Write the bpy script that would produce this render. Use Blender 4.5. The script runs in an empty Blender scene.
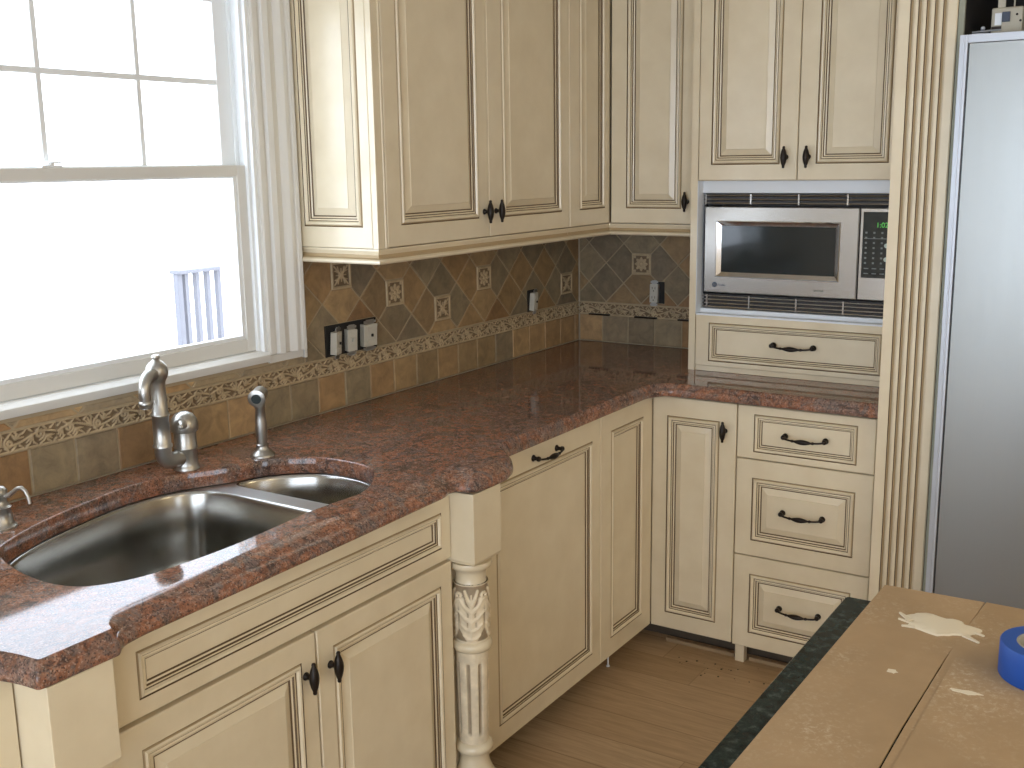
import bpy, bmesh, math, random
from mathutils import Vector, Matrix
random.seed(7)
PI = math.pi
SC = bpy.context.scene
COL = SC.collection

# ---------------------------------------------------------------- camera
cd = bpy.data.cameras.new('camera')
cam = bpy.data.objects.new('camera', cd)
COL.objects.link(cam)
_f = Vector((-0.53140401, 0.82385225, -0.19717317))
_r = Vector((0.84183861, 0.53953442, -0.01450384))
_u = Vector((-0.09443268, 0.17369538, 0.98026138))
m = Matrix(((_r.x, _u.x, -_f.x, 2.13415857), (_r.y, _u.y, -_f.y, -3.8127968), (_r.z, _u.z, -_f.z, 1.61396944), (0, 0, 0, 1)))
cam.matrix_world = m
cd.sensor_width = 36.0
cd.lens = 1097.927 * 36.0 / 1024.0
cd.clip_start = 0.02
SC.camera = cam

# ---------------------------------------------------------------- world, daylight through the windows, exposure
w = bpy.data.worlds.new('overcast_sky')
SC.world = w
w.use_nodes = True
bg = w.node_tree.nodes['Background']
bg.inputs['Color'].default_value = (0.81, 0.905, 1.04, 1)
bg.inputs['Strength'].default_value = 5.4

def portal(name, loc, rot, sx, sy):
    l = bpy.data.lights.new(name, 'AREA')
    l.shape = 'RECTANGLE'; l.size = sx; l.size_y = sy
    l.cycles.is_portal = True
    o = bpy.data.objects.new(name, l); COL.objects.link(o)
    o.location = loc; o.rotation_euler = rot
# portals sit in the window openings and only guide the sampling of the sky
portal('sky_portal_left', (-0.12, -2.30, 1.60), (0, -PI/2, 0), 1.0, 1.1)
portal('sky_portal_front', (2.6, -6.58, 1.25), (PI/2, 0, 0), 4.4, 2.3)
portal('sky_portal_right', (5.28, -3.3, 1.45), (0, PI/2, 0), 1.0, 0.9)

def lamp(name, loc, rot, sx, sy, power, col):
    l = bpy.data.lights.new(name, 'AREA'); l.shape = 'RECTANGLE'; l.size = sx; l.size_y = sy
    l.energy = power; l.color = col
    o = bpy.data.objects.new(name, l); COL.objects.link(o); o.location = loc; o.rotation_euler = rot
# warm fill lights added under the ceiling, out of view, to brighten the room
lamp('warm_fill_light', (4.3, -1.7, 2.585), (0, 0, 0), 0.6, 0.6, 19, (1.0, 0.82, 0.52))
lamp('warm_fill_light', (4.3, -3.6, 2.585), (0, 0, 0), 0.6, 0.6, 19, (1.0, 0.82, 0.52))

SC.view_settings.view_transform = 'Standard'
SC.view_settings.look = 'None'
SC.view_settings.gamma = 1.0
SC.view_settings.use_curve_mapping = False
SC.view_settings.exposure = 0.16
SC.cycles.max_bounces = 10
SC.cycles.diffuse_bounces = 6
SC.cycles.sample_clamp_indirect = 8.0

# ---------------------------------------------------------------- materials
def srgb(r, g, b):
    f = lambda c: (c/255/12.92) if c/255 <= 0.04045 else ((c/255+0.055)/1.055)**2.4
    return (f(r), f(g), f(b), 1)

class NT:
    def __init__(s, name):
        s.m = bpy.data.materials.new(name); s.m.use_nodes = True
        s.t = s.m.node_tree; s.n = s.t.nodes; s.p = s.n['Principled BSDF']
    def add(s, typ, **kw):
        x = s.n.new(typ)
        for k, v in kw.items():
            if k.startswith('_'): setattr(x, k[1:], v)
            else: x.inputs[k.replace('__', ' ')].default_value = v
        return x
    def link(s, a, b): s.t.links.new(a, b)
    def coord(s, scale=(1, 1, 1), rot=(0, 0, 0), out='Object'):
        tc = s.add('ShaderNodeTexCoord'); mp = s.add('ShaderNodeMapping')
        mp.inputs['Scale'].default_value = scale; mp.inputs['Rotation'].default_value = rot
        s.link(tc.outputs[out], mp.inputs['Vector']); return mp.outputs['Vector']
    def noise(s, vec, scale, detail=4, rough=0.55, dist=0):
        x = s.add('ShaderNodeTexNoise'); x.inputs['Scale'].default_value = scale
        x.inputs['Detail'].default_value = detail; x.inputs['Roughness'].default_value = rough
        x.inputs['Distortion'].default_value = dist
        s.link(vec, x.inputs['Vector']); return x.outputs['Fac']
    def ramp(s, fac, stops):
        x = s.add('ShaderNodeValToRGB'); e = x.color_ramp.elements
        while len(e) < len(stops): e.new(0.5)
        for i, (p, c) in enumerate(stops):
            e[i].position = p; e[i].color = c
        s.link(fac, x.inputs['Fac']); return x.outputs['Color']
    def mix(s, fac, a, b, mode='MIX'):
        x = s.add('ShaderNodeMix', _data_type='RGBA', _blend_type=mode)
        for v, i in ((fac, 0), (a, 6), (b, 7)):
            if hasattr(v, 'node'): s.link(v, x.inputs[i])
            else: x.inputs[i].default_value = v
        return x.outputs[2]
    def bump(s, h, strength=0.2, dist=0.002):
        x = s.add('ShaderNodeBump'); x.inputs['Strength'].default_value = strength
        x.inputs['Distance'].default_value = dist
        s.link(h, x.inputs['Height']); s.link(x.outputs['Normal'], s.p.inputs['Normal'])
    def base(s, c):
        if hasattr(c, 'node'): s.link(c, s.p.inputs['Base Color'])
        else: s.p.inputs['Base Color'].default_value = c
    def set(s, **kw):
        for k, v in kw.items(): s.p.inputs[k.replace('__', ' ')].default_value = v
        return s

def simple(name, col, rough=0.5, metal=0.0, **kw):
    a = NT(name); a.base(col); a.set(Roughness=rough, Metallic=metal, **kw); return a.m

def cream():
    a = NT('cream_glazed_paint'); v = a.coord()
    n = a.noise(v, 9, 4); c = a.ramp(n, [(0.3, (0.685, 0.585, 0.405, 1)), (0.7, (0.75, 0.655, 0.47, 1))])
    a.base(c); a.set(Roughness=0.42)
    a.p.inputs['Coat Weight'].default_value = 0.8; a.p.inputs['Coat Roughness'].default_value = 0.2
    a.bump(a.noise(v, 220, 2), 0.05, 0.001); return a.m
M = {}
M['cream'] = cream()
M['glaze'] = simple('brown_glaze_in_groove', (0.115, 0.07, 0.03, 1), 0.55)
M['glaze_and_shade'] = simple('tan_glaze_and_shade', (0.42, 0.31, 0.17, 1), 0.5)  # real glaze on fronts and pilaster; shadow tone in the light rail groove
M['white'] = simple('white_window_paint', (0.70, 0.69, 0.645, 1), 0.4)
M['vinyl'] = simple('white_sash_vinyl', (0.82, 0.84, 0.84, 1), 0.35)
M['melamine'] = simple('white_melamine', (0.74, 0.78, 0.82, 1), 0.4)
M['iron'] = simple('oil_rubbed_bronze', (0.022, 0.016, 0.012, 1), 0.42, 0.6)
M['black'] = simple('black_plastic', (0.012, 0.012, 0.014, 1), 0.3)
M['dark'] = simple('dark_cavity', (0.02, 0.018, 0.016, 1), 0.8)
M['wallpaint'] = simple('warm_wall_paint', (0.62, 0.55, 0.43, 1), 0.8)
M['ceilpaint'] = simple('white_ceiling_paint', (0.78, 0.77, 0.73, 1), 0.9)
M['grout'] = simple('tan_grout', (0.40, 0.32, 0.205, 1), 0.9)
M['plain_wood'] = simple('raw_plywood', (0.32, 0.22, 0.12, 1), 0.8)
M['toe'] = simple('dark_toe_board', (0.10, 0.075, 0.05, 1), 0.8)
M['nickel'] = simple('brushed_nickel', (0.47, 0.455, 0.42, 1), 0.33, 1.0)
M['nickel_dark'] = simple('dark_nozzle', (0.03, 0.04, 0.04, 1), 0.4, 0.3)
M['blue'] = simple('blue_masking_tape', (0.010, 0.075, 0.36, 1), 0.5)
M['core'] = simple('cardboard_core', (0.35, 0.33, 0.27, 1), 0.8)
M['plaster'] = simple('dried_plaster', (0.72, 0.64, 0.48, 1), 0.9)
M['device'] = simple('ivory_device_plastic', (0.50, 0.47, 0.39, 1), 0.4)
M['yoke'] = simple('galvanised_yoke', (0.42, 0.42, 0.40, 1), 0.4, 0.8)
M['railing'] = simple('weathered_railing', (0.165, 0.165, 0.19, 1), 0.7)
M['ink'] = simple('grey_blue_ink', (0.03, 0.045, 0.08, 1), 0.4)
M['ink2'] = simple('dark_green_ink', (0.03, 0.05, 0.03, 1), 0.4)
M['key'] = simple('keypad_print', (0.16, 0.20, 0.20, 1), 0.4)
M['keylight'] = simple('pale_round_key', (0.45, 0.55, 0.50, 1), 0.4)
M['patio'] = simple('pale_patio', (0.75, 0.75, 0.73, 1), 0.9)
M['chrome'] = simple('polished_bezel', (0.78, 0.78, 0.80, 1), 0.10, 1.0)
a = NT('green_display_glow'); a.base((0, 0, 0, 1)); a.p.inputs['Emission Color'].default_value = (0.15, 0.8, 0.12, 1); a.p.inputs['Emission Strength'].default_value = 0.6; M['led'] = a.m

def steel(name, col, rough, streak=(1, 1, 60), amt=0.12):
    a = NT(name); v = a.coord(streak); n = a.noise(v, 6, 5)
    c = a.mix(n, (col[0]*(1-amt), col[1]*(1-amt), col[2]*(1-amt), 1), (*col, 1))
    a.base(c); a.set(Metallic=1.0)
    mr = a.add('ShaderNodeMapRange'); mr.inputs['To Min'].default_value = rough-0.05; mr.inputs['To Max'].default_value = rough+0.07
    a.link(n, mr.inputs['Value']); a.link(mr.outputs['Result'], a.p.inputs['Roughness'])
    return a.m
M['sink_steel'] = steel('brushed_sink_steel', (0.42, 0.41, 0.38), 0.20, (2, 2, 2))
M['rim_steel'] = simple('satin_sink_rim', (0.62, 0.63, 0.64, 1), 0.38, 1.0)
M['mw_steel'] = steel('brushed_microwave_steel', (0.44, 0.42, 0.39), 0.24, (1, 1, 60), 0.05)
M['fridge_steel'] = steel('brushed_fridge_steel', (0.33, 0.34, 0.33), 0.34, (60, 60, 1), 0.05)
M['frame_steel'] = simple('satin_aluminium_frame', (0.70, 0.71, 0.75), 0.35, 1.0) if False else simple('satin_aluminium_frame', (0.50, 0.53, 0.58, 1), 0.35, 0.5)

def glass_dark():
    a = NT('smoked_microwave_glass'); a.base((0.012, 0.018, 0.02, 1)); a.set(Roughness=0.06); a.p.inputs['IOR'].default_value = 1.5; return a.m
M['mw_glass'] = glass_dark()
M['gap_shade'] = simple('painted_gap_shade', (0.30, 0.31, 0.24, 1), 0.6)  # shade of the gap beside the pilaster, put in as grey-green colour
M['tin'] = simple('dull_zinc_plate', (0.42, 0.39, 0.31, 1), 0.5, 0.2)

def pane():
    a = NT('clear_window_glass'); a.n.remove(a.p)
    t = a.add('ShaderNodeBsdfTransparent'); g = a.add('ShaderNodeBsdfGlossy'); g.inputs['Roughness'].default_value = 0.0
    mx = a.add('ShaderNodeMixShader'); mx.inputs[0].default_value = 0.05
    a.link(t.outputs[0], mx.inputs[1]); a.link(g.outputs[0], mx.inputs[2])
    a.link(mx.outputs[0], a.n['Material Output'].inputs['Surface']); return a.m
M['pane'] = pane()

def granite():
    a = NT('red_brown_granite'); v = a.coord()
    # flowing drifts of rust, brown and grey mineral
    n1 = a.noise(v, 4.2, 7, 0.62, 1.8)
    c1 = a.ramp(n1, [(0.36, (0.077, 0.054, 0.046, 1)), (0.43, (0.198, 0.094, 0.057, 1)), (0.49, (0.365, 0.146, 0.076, 1)), (0.54, (0.218, 0.105, 0.064, 1)), (0.60, (0.192, 0.146, 0.127, 1)), (0.66, (0.294, 0.135, 0.081, 1))])
    n2 = a.noise(v, 75, 5, 0.7, 0.4)
    c2 = a.ramp(n2, [(0.38, (0.038, 0.028, 0.025, 1)), (0.47, (0.179, 0.088, 0.057, 1)), (0.54, (0.307, 0.140, 0.086, 1)), (0.64, (0.435, 0.298, 0.230, 1))])
    c = a.mix(0.40, c1, c2)
    n3 = a.noise(v, 13, 7, 0.7, 2.4)
    f3 = a.ramp(n3, [(0.52, (0, 0, 0, 1)), (0.60, (0.75, 0.75, 0.75, 1))])
    c = a.mix(f3, c, (0.160, 0.131, 0.121, 1))
    n4 = a.noise(v, 19, 7, 0.72, 2.0)
    f4 = a.ramp(n4, [(0.54, (0, 0, 0, 1)), (0.63, (0.8, 0.8, 0.8, 1))])
    c = a.mix(f4, c, (0.051, 0.036, 0.033, 1))
    vo = a.add('ShaderNodeTexVoronoi'); vo.inputs['Scale'].default_value = 380; a.link(v, vo.inputs['Vector'])
    sp = a.add('ShaderNodeSeparateColor'); a.link(vo.outputs['Color'], sp.inputs[0])
    fd = a.ramp(sp.outputs[0], [(0.74, (0, 0, 0, 1)), (0.92, (0.7, 0.7, 0.7, 1))])
    c = a.mix(fd, c, (0.038, 0.028, 0.028, 1))
    fl = a.ramp(sp.outputs[1], [(0.84, (0, 0, 0, 1)), (0.98, (0.5, 0.5, 0.5, 1))])
    c = a.mix(fl, c, (0.486, 0.339, 0.265, 1))
    a.base(c); a.set(Roughness=0.06); a.p.inputs['IOR'].default_value = 1.5
    return a.m
M['granite'] = granite()

def dark_granite():
    a = NT('black_green_granite'); v = a.coord(); n = a.noise(v, 60, 5, 0.7)
    a.base(a.ramp(n, [(0.4, (0.008, 0.012, 0.010, 1)), (0.56, (0.022, 0.032, 0.028, 1)), (0.68, (0.06, 0.078, 0.068, 1))]))
    a.set(Roughness=0.12); a.p.inputs['IOR'].default_value = 1.30; a.p.inputs['Specular IOR Level'].default_value = 0.25; return a.m
M['dark_granite'] = dark_granite()

def tile(name='tumbled_slate_tile'):
    a = NT(name); at = a.add('ShaderNodeAttribute'); at.attribute_name = 'tint'
    v = a.coord(); n = a.noise(v, 22, 6, 0.65, 0.5)
    f = a.ramp(n, [(0.3, (0.66, 0.64, 0.62, 1)), (0.65, (1.12, 1.08, 1.0, 1))])
    c = a.mix(1.0, at.outputs['Color'], f, 'MULTIPLY')
    n2 = a.noise(v, 7, 3); f2 = a.ramp(n2, [(0.5, (0, 0, 0, 1)), (0.75, (0.35, 0.35, 0.35, 1))])
    c = a.mix(f2, c, (0.25, 0.16, 0.085, 1))
    a.base(c); a.set(Roughness=0.48); a.bump(n, 0.25, 0.002); return a.m
M['tile'] = tile()
def relief_mat(name, lo, hi):
    a = NT(name); at = a.add('ShaderNodeAttribute'); at.attribute_name = 'relief'
    f = a.ramp(at.outputs['Fac'], [(0.08, lo), (0.55, hi)])
    v = a.coord(); n = a.noise(v, 30, 4); g = a.ramp(n, [(0.3, (0.8, 0.8, 0.8, 1)), (0.7, (1.1, 1.1, 1.1, 1))])
    a.base(a.mix(1.0, f, g, 'MULTIPLY')); a.set(Roughness=0.55); return a.m
M['relief'] = relief_mat('antiqued_relief_ceramic', (0.19, 0.130, 0.072, 1), (0.47, 0.36, 0.215, 1))
M['carved'] = relief_mat('cream_carving_with_glaze', (0.16, 0.10, 0.045, 1), (0.75, 0.645, 0.465, 1))

def wood_floor():
    a = NT('oak_plank_floor'); tc = a.add('ShaderNodeTexCoord'); sx = a.add('ShaderNodeSeparateXYZ'); a.link(tc.outputs['Object'], sx.inputs[0])
    def math_(op, *ins):
        x = a.add('ShaderNodeMath', _operation=op)
        for i, q in enumerate(ins):
            if hasattr(q, 'node'): a.link(q, x.inputs[i])
            else: x.inputs[i].default_value = q
        return x.outputs[0]
    W, Lp = 0.14, 1.15
    row = math_('FLOOR', math_('DIVIDE', sx.outputs['Y'], W))
    wn = a.add('ShaderNodeTexWhiteNoise', _noise_dimensions='1D'); a.link(row, wn.inputs['W'])
    xs = math_('ADD', sx.outputs['X'], math_('MULTIPLY', wn.outputs['Value'], 5.0))
    colm = math_('FLOOR', math_('DIVIDE', xs, Lp))
    idn = math_('ADD', math_('MULTIPLY', row, 17.3), colm)
    wn2 = a.add('ShaderNodeTexWhiteNoise', _noise_dimensions='1D'); a.link(idn, wn2.inputs['W'])
    cb = a.ramp(wn2.outputs['Value'], [(0.0, (0.375, 0.25, 0.135, 1)), (0.5, (0.425, 0.29, 0.165, 1)), (1.0, (0.47, 0.33, 0.195, 1))])
    v = a.coord((2.2, 26, 1)); n = a.noise(v, 3, 6, 0.6, 0.8)
    g = a.ramp(n, [(0.3, (0.78, 0.76, 0.72, 1)), (0.7, (1.1, 1.1, 1.1, 1))])
    c = a.mix(1.0, cb, g, 'MULTIPLY')
    fy = math_('FRACT', math_('DIVIDE', sx.outputs['Y'], W)); fx = math_('FRACT', math_('DIVIDE', xs, Lp))
    s1 = math_('LESS_THAN', math_('ABSOLUTE', math_('SUBTRACT', fy, 0.5)), 0.487)
    s2 = math_('LESS_THAN', math_('ABSOLUTE', math_('SUBTRACT', fx, 0.5)), 0.4988)
    seam = math_('MULTIPLY', s1, s2)
    c = a.mix(seam, (0.26, 0.165, 0.085, 1), c)
    a.base(c); a.set(Roughness=0.5); return a.m
M['floor'] = wood_floor()

def cardboard():
    a = NT('dusty_brown_cardboard'); v = a.coord(); n = a.noise(v, 5, 5, 0.6)
    c = a.ramp(n, [(0.3, (0.34, 0.23, 0.12, 1)), (0.7, (0.43, 0.295, 0.16, 1))])
    n2 = a.noise(v, 4.5, 2, 0.5); n3 = a.noise(v, 130, 3, 0.8)
    f = a.ramp(n2, [(0.45, (0, 0, 0, 1)), (0.70, (1, 1, 1, 1))]); f3 = a.ramp(n3, [(0.50, (0, 0, 0, 1)), (0.72, (0.75, 0.75, 0.75, 1))])
    fm = a.mix(1.0, f, f3, 'MULTIPLY')
    c = a.mix(fm, c, (0.66, 0.57, 0.42, 1))
    a.base(c); a.set(Roughness=0.85); a.bump(n, 0.3, 0.004); return a.m
M['cardboard'] = cardboard()

# ---------------------------------------------------------------- mesh helpers
def V(*a): return Vector(a)
class MB:
    def __init__(s): s.v = []; s.f = []; s.mi = []; s.col = None; s.fc = []
    def add(s, vs, fs, mi=0, col=None):
        o = len(s.v); s.v += [Vector(q) for q in vs]
        for f in fs: s.f.append([o+i for i in f]); s.mi.append(mi); s.fc.append(col)
    def box(s, x0, y0, z0, x1, y1, z1, mi=0, col=None):
        if x0 > x1: x0, x1 = x1, x0
        if y0 > y1: y0, y1 = y1, y0
        if z0 > z1: z0, z1 = z1, z0
        vs = [(x0,y0,z0),(x1,y0,z0),(x1,y1,z0),(x0,y1,z0),(x0,y0,z1),(x1,y0,z1),(x1,y1,z1),(x0,y1,z1)]
        s.add(vs, [(3,2,1,0),(4,5,6,7),(0,1,5,4),(1,2,6,5),(2,3,7,6),(3,0,4,7)], mi, col)
        return s
    def rings(s, loops, mi=0, cap0=True, cap1=True, closed=True, mis=None):
        n = len(loops[0]); vs = [p for l in loops for p in l]; fs = []; ms = []
        for k in range(len(loops)-1):
            for i in range(n if closed else n-1):
                j = (i+1) % n
                fs.append((k*n+i, k*n+j, (k+1)*n+j, (k+1)*n+i)); ms.append(mis[k] if mis else mi)
        if cap0: fs.append(tuple(reversed(range(n)))); ms.append(mis[0] if mis else mi)
        if cap1: fs.append(tuple(range((len(loops)-1)*n, len(loops)*n))); ms.append(mis[-1] if mis else mi)
        o = len(s.v); s.v += [Vector(q) for q in vs]
        for f, q in zip(fs, ms): s.f.append([o+i for i in f]); s.mi.append(q); s.fc.append(None)
        return s
    def lathe(s, prof, org=(0,0,0), ax=(0,0,1), n=24, mi=0, mis=None):
        ax = Vector(ax).normalized(); t = Vector((1,0,0)) if abs(ax.x) < 0.9 else Vector((0,1,0))
        u = ax.cross(t).normalized(); w_ = ax.cross(u); org = Vector(org)
        loops = [[org+ax*h+(u*math.cos(2*PI*i/n)+w_*math.sin(2*PI*i/n))*max(r, 1e-4) for i in range(n)] for r, h in prof]
        return s.rings(loops, mi, mis=mis)
    def tube(s, pts, rad, n=12, mi=0, caps=True):
        pts = [Vector(p) for p in pts]; R = rad if isinstance(rad, (list, tuple)) else [rad]*len(pts)
        loops = []; prev = None
        for i, p in enumerate(pts):
            d = (pts[min(i+1, len(pts)-1)]-pts[max(i-1, 0)]).normalized()
            if prev is None:
                t = Vector((0,0,1)) if abs(d.z) < 0.9 else Vector((1,0,0)); u = d.cross(t).normalized()
            else: u = (prev - d*prev.dot(d)).normalized()
            prev = u; w_ = d.cross(u)
            loops.append([p+(u*math.cos(2*PI*k/n)+w_*math.sin(2*PI*k/n))*R[i] for k in range(n)])
        return s.rings(loops, mi, caps, caps)
    def prism(s, poly, z0, z1, mi=0):
        return s.rings([[(x, y, z0) for x, y in poly], [(x, y, z1) for x, y in poly]], mi)
    def ball(s, c, r, sc=(1,1,1), n=14, mi=0):
        c = Vector(c); loops = []
        for k in range(1, n//2):
            ph = PI*k/(n//2); loops.append([c+Vector((r*sc[0]*math.sin(ph)*math.cos(2*PI*i/n), r*sc[1]*math.sin(ph)*math.sin(2*PI*i/n), -r*sc[2]*math.cos(ph))) for i in range(n)])
        return s.rings(loops, mi)
    def build(s, name, mats, parent=None, loc=(0,0,0), smooth=False, bevel=0, seg=2, attr=None, angle=35):
        me = bpy.data.meshes.new(name)
        org = parent_world(parent) if parent else Vector(loc)
        me.from_pydata([v-org for v in s.v], [], s.f); me.update()
        if not isinstance(mats, (list, tuple)): mats = [mats]
        for q in mats: me.materials.append(M[q])
        for p, q in zip(me.polygons, s.mi): p.material_index = q
        if attr:
            ca = me.color_attributes.new(attr, 'FLOAT_COLOR', 'CORNER')
            for p, c in zip(me.polygons, s.fc):
                for li in p.loop_indices: ca.data[li].color = c or (0.3, 0.2, 0.1, 1)
        o = bpy.data.objects.new(name, me); COL.objects.link(o)
        if parent: o.parent = parent
        else: o.location = loc
        bm = bmesh.new(); bm.from_mesh(me); bmesh.ops.recalc_face_normals(bm, faces=bm.faces)
        if smooth:
            for f in bm.faces: f.smooth = True
            for e in bm.edges:
                if len(e.link_faces) == 2 and e.calc_face_angle(0) > math.radians(angle): e.smooth = False
        bm.to_mesh(me); bm.free()
        if bevel:
            b = o.modifiers.new('bevel', 'BEVEL'); b.width = bevel; b.segments = seg; b.limit_method = 'ANGLE'
            b.angle_limit = math.radians(40)
        return o

def parent_world(o):
    p = Vector((0,0,0))
    while o: p = p + o.location; o = o.parent
    return p
def thing(name, label, cat, loc=(0,0,0), group=None):
    o = bpy.data.objects.new(name, None); COL.objects.link(o); o.location = loc; o.empty_display_size = 0.1
    return tag(o, label, cat, group)
def tag(o, label, cat, group=None, kind=None):
    o['label'] = label; o['category'] = cat
    if group: o['group'] = group
    if kind: o['kind'] = kind
    return o
def struct(o, label=None):
    o['kind'] = 'structure'
    if label: o['label'] = label
    return o
def instance(src, parent, loc, rz=0, name=None):
    """copy of a part with its own children, placed at world loc"""
    c = src.copy(); COL.objects.link(c); c.parent = parent
    c.location = Vector(loc) - parent_world(parent); c.rotation_euler = (0, 0, rz)
    for ch in src.children:
        d = ch.copy(); COL.objects.link(d); d.parent = c
    return c

# relief height fields (carved or moulded ornament)
def seg_d(px, py, a, b):
    vx, vy = b[0]-a[0], b[1]-a[1]; L = vx*vx+vy*vy or 1e-9
    t = max(0, min(1, ((px-a[0])*vx+(py-a[1])*vy)/L))
    return math.hypot(px-a[0]-t*vx, py-a[1]-t*vy), t
def stroke_h(px, py, strokes):
    h = 0
    for pts, r0, r1 in strokes:
        n = len(pts)-1
        for i in range(n):
            d, t = seg_d(px, py, pts[i], pts[i+1]); r = r0+(r1-r0)*(i+t)/n
            if d < r: h = max(h, math.sqrt(1-(d/r)**2))
    return h
def spiral(cx, cy, r0, r1, a0, a1, n=9):
    return [(cx+(r0+(r1-r0)*i/n)*math.cos(a0+(a1-a0)*i/n), cy+(r0+(r1-r0)*i/n)*math.sin(a0+(a1-a0)*i/n)) for i in range(n+1)]
def relief_mesh(name, w, h, nx, ny, hf, depth, base, place, mat='relief'):
    """height field over [0,w]x[0,h]; place(u,v,d) -> point; sides closed"""
    me = bpy.data.meshes.new(name); vs = []; hv = []
    for j in range(ny+1):
        for i in range(nx+1):
            u, v = w*i/nx, h*j/ny; q = hf(u, v); hv.append(q)
            vs.append(place(u, v, base+depth*q))
    fs = [(j*(nx+1)+i, j*(nx+1)+i+1, (j+1)*(nx+1)+i+1, (j+1)*(nx+1)+i) for j in range(ny) for i in range(nx)]
    rim = [i for i in range(nx+1)] + [j*(nx+1)+nx for j in range(1, ny+1)] + [ny*(nx+1)+i for i in range(nx-1, -1, -1)] + [j*(nx+1) for j in range(ny-1, 0, -1)]
    o = len(vs)
    for k in rim:
        j, i = divmod(k, nx+1); vs.append(place(w*i/nx, h*j/ny, 0.0)); hv.append(0)
    n = len(rim)
    for k in range(n): fs.append((rim[(k+1) % n], rim[k], o+k, o+(k+1) % n))
    fs.append([o+k for k in range(n)])
    me.from_pydata(vs, [], fs); me.update()
    ca = me.attributes.new('relief', 'FLOAT', 'POINT')
    for i, q in enumerate(hv): ca.data[i].value = q
    bm = bmesh.new(); bm.from_mesh(me); bmesh.ops.recalc_face_normals(bm, faces=bm.faces)
    for f in bm.faces: f.smooth = True
    bm.to_mesh(me); bm.free()
    me.materials.append(M[mat]); return me

# ---------------------------------------------------------------- room shell
RX, RY, RZ = 5.2, -6.5, 2.6
struct(MB().box(-0.2, RY-0.2, -0.06, RX+0.2, 0.2, 0).build('floor', 'floor'))
struct(MB().box(-0.2, RY-0.2, RZ, RX+0.2, 0.2, RZ+0.08).build('ceiling', 'ceilpaint'))
def wall_with_hole(name, axis, p0, p1, a0, a1, ha0, ha1, hz0, hz1):
    b = MB()
    for (q0, q1, z0, z1) in ((a0, ha0, 0, RZ), (ha1, a1, 0, RZ), (ha0, ha1, 0, hz0), (ha0, ha1, hz1, RZ)):
        if q1-q0 < 1e-4 or z1-z0 < 1e-4: continue
        if axis == 'x': b.box(p0, q0, z0, p1, q1, z1)
        else: b.box(q0, p0, z0, q1, p1, z1)
    return struct(b.build(name, 'wallpaint'))
WY0, WY1, WZ0, WZ1 = -2.885, -1.715, 1.118, 2.075
wall_with_hole('wall_left', 'x', -0.16, -0.010, RY-0.16, 0.15, WY0, WY1, WZ0, WZ1)
struct(MB().box(-0.009, 0.010, 0, RX, 0.15, RZ).build('wall_back', 'wallpaint'))
wall_with_hole('wall_front', 'y', RY-0.15, RY, -0.009, RX, 0.4, 4.8, 0.1, 2.4)
wall_with_hole('wall_right', 'x', RX, RX+0.15, RY-0.16, 0.15, -3.75, -2.85, 0.95, 1.95)
struct(MB().box(-9, -9, -0.30, -0.4, 6, -0.22).build('patio_ground', 'patio'))

# the kitchen window: double hung, lower sash in front of a divided upper sash
def frame_rect(b, x0, x1, y0, y1, z0, z1, sl, sr, sb, st, mi=0):
    b.box(x0, y0, z0, x1, y0+sl, z1, mi); b.box(x0, y1-sr, z0, x1, y1, z1, mi)
    b.box(x0, y0+sl, z0, x1, y1-sr, z0+sb, mi); b.box(x0, y0+sl, z1-st, x1, y1-sr, z1, mi)
win = bpy.data.objects.new('window_1', None); COL.objects.link(win); win.location = (0, -2.30, 1.118); struct(win)
b = MB()  # jambs, head, sill board inside the wall thickness
b.box(-0.15, WY1-0.012, WZ0, 0.0, WY1, WZ1).box(-0.15, WY0, WZ0, 0.0, WY0+0.012, WZ1)
b.box(-0.15, WY0, WZ1-0.012, 0.0, WY1, WZ1).box(-0.15, WY0, WZ0, -0.004, WY1, WZ0+0.010)
for y in (WY1-0.012, WY0+0.012):   # parting stops
    s_ = -1 if y > -2.3 else 1
    b.box(-0.022, y, WZ0, -0.012, y+s_*0.010, WZ1); b.box(-0.056, y, WZ0, -0.050, y+s_*0.012, WZ1)
b.build('window_jamb', 'vinyl', win, bevel=0.001)
b = MB(); frame_rect(b, -0.050, -0.022, WY0+0.014, WY1-0.016, WZ0+0.012, 1.619, 0.034, 0.034, 0.036, 0.028)
lower = b.build('lower_sash', 'white', win, bevel=0.002)
b = MB(); b.box(-0.036, WY0+0.04, WZ0+0.04, -0.033, WY1-0.045, 1.60); b.build('pane', 'pane', lower)
b = MB(); frame_rect(b, -0.046, -0.026, WY0+0.048, WY1-0.050, WZ0+0.048, 1.591, 0.012, 0.012, 0.010, 0.004)
b.build('glazing_bead', 'vinyl', lower, bevel=0.001)
b = MB(); frame_rect(b, -0.084, -0.056, WY0+0.014, WY1-0.016, 1.592, WZ1-0.012, 0.052, 0.052, 0.03, 0.042)
upper = b.build('upper_sash', 'vinyl', win, bevel=0.002)
b = MB(); b.box(-0.072, WY0+0.05, 1.60, -0.069, WY1-0.05, WZ1-0.03); b.build('pane', 'pane', upper)
b = MB()
for y in (-2.025, -2.290, -2.555): b.box(-0.0685, y-0.007, 1.62, -0.058, y+0.007, WZ1-0.05)
b.box(-0.0685, WY0+0.06, 1.819, -0.0575, WY1-0.06, 1.833)
b.build('muntin_grid', 'vinyl', upper, bevel=0.002)
b = MB(); b.box(-0.045, -2.325, 1.619, -0.024, -2.275, 1.624).lathe([(0.010, 0), (0.010, 0.006), (0.006, 0.009)], (-0.034, -2.30, 1.624)).box(-0.037, -2.30, 1.628, -0.030, -2.272, 1.632)
b.build('sash_lock', 'vinyl', win, bevel=0.001)
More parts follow.
